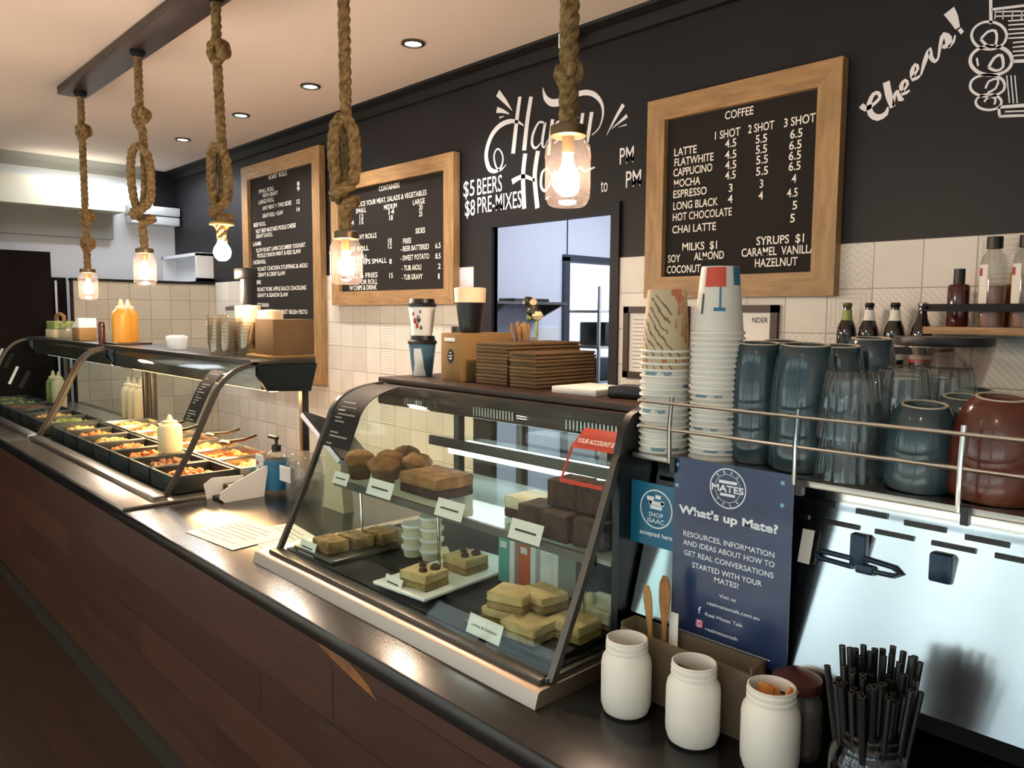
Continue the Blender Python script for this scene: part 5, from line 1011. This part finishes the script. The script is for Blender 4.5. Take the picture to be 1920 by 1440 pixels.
def cpatch(m, a0, a1, z0, z1, n=6):
    f = lambda zz: .0445 + (.0325 - .0445) * zz / .118 + .0007; n2 = 4
    rows = [[m.bm.verts.new((cx + f(z) * math.cos(a0 + (a1 - a0) * k / n), cy2 + f(z) * math.sin(a0 + (a1 - a0) * k / n), cz + z)) for k in range(n + 1)] for z in [z0 + (z1 - z0) * j / n2 for j in range(n2 + 1)]]
    for A, B in zip(rows, rows[1:]): m.skin(A, B, False)
    return m
cpatch(MB(), -1.75, -.72, .082, .116).build('red_sun', pm('coral_print', 'cf4b35', .5), top)
cpatch(cpatch(cpatch(MB(), -1.02, -.94, .045, .082), -1.25, -.75, .040, .046), -.3, .3, .085, .117).build('blue_print', K['blue'], top)
cpatch(MB(), -1.85, -1.75, .035, .07).build('dark_print', K['gunmetal'], top)
def mug(label, grp, x, y, z, r, h, mat, tilt=None, tp=.69):
    t = thing('mug', label, 'mug', (0, 0, 0), grp)
    q = lambda f: r * (1 - (1 - tp - .03) * f); pr = [(r * .97, .0), (r, .004), (r, h * .25), (q(.12), h * .48), (q(.33), h * .70), (q(.65), h * .88), (q(.95), h * .985), (r * tp, h)]
    MB().lathe(pr + [(r * tp * .87, h), (r * tp * .81, h - .006), (0, h - .006)], 32).build('body', mat, t)
    MB().lathe([(r * tp * .87, h - .002), (r * tp * .885, h + .0016), (r * tp, h + .0016), (r * tp * 1.015, h - .002)], 32).build('foot_ring', K['clay'], t)
    t.location = (x, y, z)
    if tilt: t.rotation_euler = tilt
    return t
def lean(th): return (.85 * th, .53 * th, 0)
TM = {}
def mugstack(x, y, r, h, dz, n, mat, grp, labs, tilt=None, tp=.72):
    for k in range(n):
        key = (r, h, mat.name, tp); th = .11 if h < .11 else .06; tilt = lean(th); z = ZTr + .001 + k * dz + r * th
        if key in TM: dup(TM[key], (x, y, z), 0, labs[k], grp, tilt)
        else: TM[key] = mug(labs[k], grp, x, y, z, r, h, mat, tilt, tp)
mugstack(-.694, 1.25, .0475, .138, .066, 2, K['teal'], 'tall teal mugs', ['lower teal mug of the stack against the paper cups', 'upper teal mug of the stack against the paper cups'])
mugstack(-.605, 1.24, .0525, .138, .066, 2, K['teal'], 'tall teal mugs', ['lower teal mug of the wider stack beside the ribbed glasses', 'upper teal mug of the wider stack beside the ribbed glasses'])
mugstack(-.715, 1.37, .0475, .138, .066, 2, K['teal'], 'tall teal mugs', ['lower teal mug hidden behind the first teal stack', 'upper teal mug peeping out behind the first teal stack'])
mugstack(-.60, 1.355, .0475, .138, .062, 2, K['teal'], 'tall teal mugs', ['lower teal mug behind the wider teal stack', 'upper teal mug behind the wider teal stack'])
mugstack(-.60, 1.49, .0475, .138, .073, 2, K['teal'], 'tall teal mugs', ['lower teal mug in the rear row of the tray', 'upper teal mug in the rear row, standing highest of the mugs'])
mugstack(-.413, 1.225, .050, .085, .036, 2, K['teal'], 'short teal mugs', ['lower short teal mug in front, beside the rust mugs', 'upper short teal mug in front, beside the rust mugs'], tp=.62)
mugstack(-.395, 1.335, .045, .085, .042, 2, K['teal'], 'short teal mugs', ['lower short teal mug in the second row by the rust mugs', 'upper short teal mug in the second row by the rust mugs'], tp=.62)
mugstack(-.41, 1.44, .045, .085, .046, 2, K['teal'], 'short teal mugs', ['lower short teal mug in the rear row by the wall', 'upper short teal mug in the rear row by the wall'], tp=.62)
mugstack(-.318, 1.235, .060, .10, .038, 2, K['rust'], 'rust mugs', ['lower rust brown mug at the picture edge', 'upper rust brown mug at the picture edge'], tp=.53)
mugstack(-.225, 1.29, .048, .092, .05, 2, K['teal'], 'short teal mugs', ['lower short teal mug beyond the rust mugs', 'upper short teal mug beyond the rust mugs'], tp=.62)
def tumbler(label, grp, x, y, z, r, h):
    t = thing('ribbed_glass', label, 'glass', (0, 0, 0), grp)
    MB().lathe([(r, 0), (r * .99, .012), (r * .80, h * .93), (r * .74, h), (0, h), (0, h - .012), (r * .68, h - .014), (r * .93, .012), (r * .94, 0), (r, 0)], 100, rib=.03, nrib=20).build('wall', K['clear'], t)
    t.location = (x, y, z); return t
GL = None
for i, (x, y, w) in enumerate(((-.515, 1.215, 'in front'), (-.475, 1.315, 'in the middle row'), (-.435, 1.40, 'in the third row'), (-.50, 1.42, 'behind the middle row'))):
    for k in range(2):
        l = ('lower', 'upper')[k] + ' ribbed glass of the stack ' + w + ' on the machine tray'
        if GL: dup(GL, (x, y, ZTr + .001 + k * .065), 0, l)
        else: GL = tumbler(l, 'ribbed glasses on the tray', x, y, ZTr + .001, .048, .105)
# -- grinder behind the machine, back bench
struct_b = thing('back_bench', 'low dark back bench against the wall behind the coffee machine', 'bench', (.2, 2.4, FZ))
MB().box(-1.9, 2.0, 2.1, 2.68, .86, .90, .004).build('worktop', K['top'], struct_b)
MB().box(-1.9, 2.0, 2.14, 2.68, FZ, .86).build('cabinet', K['blackm'], struct_b)
gr = thing('coffee_grinder', 'coffee grinder with smoked hopper and flat black lid behind the machine', 'grinder', (-.60, 1.9, HC))
MB().lathe([(0, 1.537), (.10, 1.537), (.102, 1.545), (.10, 1.556), (0, 1.558)], 32, (-.605, 1.9, 0)).build('lid', K['black'], gr)
MB().lathe([(.085, 1.537), (.06, 1.45), (.035, 1.40), (.032, 1.40), (.057, 1.45), (.082, 1.537)], 32, (-.585, 1.9, 0)).build('hopper', K['smoke'], gr)
MB().lathe([(0, HC), (.09, HC), (.09, 1.30), (.075, 1.40), (0, 1.405)], 28, (-.585, 1.9, 0)).build('body', K['blackm'], gr)
MB().lathe([(0, 1.40), (.055, 1.40), (.055, 1.405), (0, 1.425)], 20, (-.585, 1.9, 0)).build('beans', K['brown'], gr)
struct_g = MB().box(-.75, -.42, 1.76, 2.05, .88, HC)
one(struct_g, 'grinder_stand', K['blackm'], 'dark stand under the coffee grinder', 'stand')
MB2 = MB().box(-.74, -.43, 1.77, 2.04, FZ, .88); one(MB2, 'bench_cupboard', K['blackm'], 'dark cupboard under the grinder stand', 'cupboard')
# ---------------------------------------------------------------- jars on the counter in front of the machine
JP = [(.0, .0), (.030, .0), (.0385, .006), (.0425, .018), (.043, .03), (.043, .088), (.041, .098), (.036, .106), (.0345, .110), (.0362, .112), (.0362, .116), (.0345, .118), (.036, .121), (.036, .125), (.0345, .127), (.0352, .131), (.033, .132), (.0315, .129), (.0315, .112), (.038, .098), (.0395, .03), (.034, .012), (0, .010)]
def jar(label, x, y, mat, name='mason_jar', sc=1, cat='jar', grp=None):
    t = thing(name, label, cat, (x, y, HC), grp); MB().lathe([(r * sc, z * sc) for r, z in JP], 40, (x, y, HC)).build('jar', mat, t); return t
g = 'cream painted jars on the counter'
jar('empty cream painted mason jar nearest the cake cabinet', -.797, 1.027, K['cream_paint'], grp=g)
jar('cream painted mason jar holding dark sachets, middle of the three', -.667, 1.033, K['cream_paint'], grp=g)
jar('cream painted mason jar holding orange sachets, beside the straws', -.543, 1.05, K['cream_paint'], grp=g)
one(MB().box(-.697, -.637, 1.03, 1.034, HC + .06, HC + .118, .001), 'sachet', K['gunmetal'], 'dark sachet standing in the middle cream jar', 'sachet', 'sachets in the middle jar')
one(MB().box(-.645, -.641, 1.015, 1.055, HC + .06, HC + .121, .001), 'sachet', K['black'], 'black sachet standing crosswise in the middle cream jar', 'sachet', 'sachets in the middle jar')
so = pm('orange_sachet', 'c4752b', .5, col2='d99a58', nscale=60)
for i, (x, y, rz, z, ry) in enumerate(((-.555, 1.05, .3, .06, .1), (-.54, 1.062, -.2, .055, -.2), (-.533, 1.045, .9, .05, .35), (-.548, 1.035, .1, .045, -.15), (-.527, 1.056, 1.3, .06, .5))):
    one(MB().obox((x, y, HC + z + .035), (.022, .004, .075), (.1, ry, rz), .001), 'sugar_sachet', so, 'orange sugar sachet in the cream jar, ' + ('standing highest', 'leaning back', 'leaning over the rim', 'in front', 'lying toward the straws')[i], 'sachet', 'orange sachets')
sb = thing('acrylic_holder', 'low frosted tan holder under the navy poster with wooden spoons', 'holder', (-.71, 1.105, HC))
MB().box(-.86, -.597, 1.088, 1.092, HC, HC + .115).box(-.86, -.597, 1.128, 1.132, HC, HC + .125).box(-.86, -.856, 1.09, 1.13, HC, HC + .125).box(-.601, -.597, 1.09, 1.13, HC, HC + .125).box(-.86, -.597, 1.09, 1.13, HC, HC + .004).build('box', K['beige'], sb)
def spoon(label, x, y, z0, z1, lean, w, mat, name='wooden_spoon'):
    m = MB(); n = 14; A = None
    for k in range(n + 1):
        f = k / n; hw = .0045 if f < .6 else .0045 + (w - .0045) * math.sin(min(1, (f - .6) / .25) * PI / 2) * (1 if f < .85 else math.sqrt(max(0, 1 - ((f - .85) / .15) ** 2)))
        xx = x + lean * f; z = z0 + (z1 - z0) * f; hw = max(hw, .001)
        B = [m.bm.verts.new(p) for p in ((xx - hw, y, z), (xx + hw, y, z), (xx + hw, y + .002, z), (xx - hw, y + .002, z))]
        if A: m.skin(A, B)
        else: m.bm.faces.new(B)
        A = B
    m.bm.faces.new(A); one(m, name, mat, label, 'spoon', 'wooden spoons in the tan holder')
spoon('tall wooden spoon standing in the tan holder with its bowl up', -.778, 1.108, HC + .01, 1.145, -.002, .012, K['muffin'])
spoon('short pale wooden spoon leaning beside the tall one', -.802, 1.115, HC + .01, 1.115, -.022, .009, K['stick'])
one(MB().box(-.775, -.757, 1.118, 1.12, HC + .005, HC + .16), 'sachet', K['paper'], 'white sachet standing between the spoons and the poster', 'sachet')
lj2 = jar('clear jar with dark red lid standing behind the orange sachet jar', -.537, 1.118, K['plastic'], 'lidded_jar', .92)
MB().lathe([(.036, .108), (.037, .11), (.037, .124), (.02, .134), (0, .137)], 28, (-.537, 1.118, HC)).build('lid', pm('dark_red_lid', '4a2420', .35), lj2)
MB().lathe([(0, .014), (.032, .014), (.034, .07), (0, .07)], 24, (-.537, 1.118, HC)).build('contents', K['brown'], lj2)
SX, SY = -.377, 1.0
sj = jar('clear mason jar packed with black paper straws', SX, SY, glass('straw_jar_glass', '9fa8b4', .06, .5, .05), 'straw_jar', 1.2)
sj['category'] = 'jar'
sp = None
i = 0
for k in range(60):
    a = k * 2.39996; r = .034 * math.sqrt((k + .5) / 60); bx_, by_ = SX + r * .8 * math.cos(a), SY + r * .8 * math.sin(a)
    ln = .205 + random.uniform(-.016, .008) + (.022 if math.sin(a) > .1 and r > .015 else 0); q = .62 + random.random() * .3
    v = Vector((r * math.cos(a) * q, r * math.sin(a) * q, ln))
    if sp is None:
        t = thing('black_straw', '', 'straw', (bx_, by_, HC + .014), 'black straws in the jar')
        MB().tube([(bx_, by_, HC + .014), (bx_, by_, HC + .204)], .0042, 8, caps=False).build('tube', K['straw'], t)
        MB().lathe([(.0042, .1895), (.0044, .191), (.003, .191), (.003, .1895)], 8, (bx_, by_, HC + .014)).build('paper_end', K['paper'] if False else K['gunmetal'], t); sp = t; c = t
    else: c = dup(sp, (bx_, by_, HC + .014))
    c.rotation_euler = v.to_track_quat('Z', 'Y').to_euler(); c.scale = (1, 1, v.length / .19)
    c['label'] = 'black paper straw standing in the clear jar on the counter'
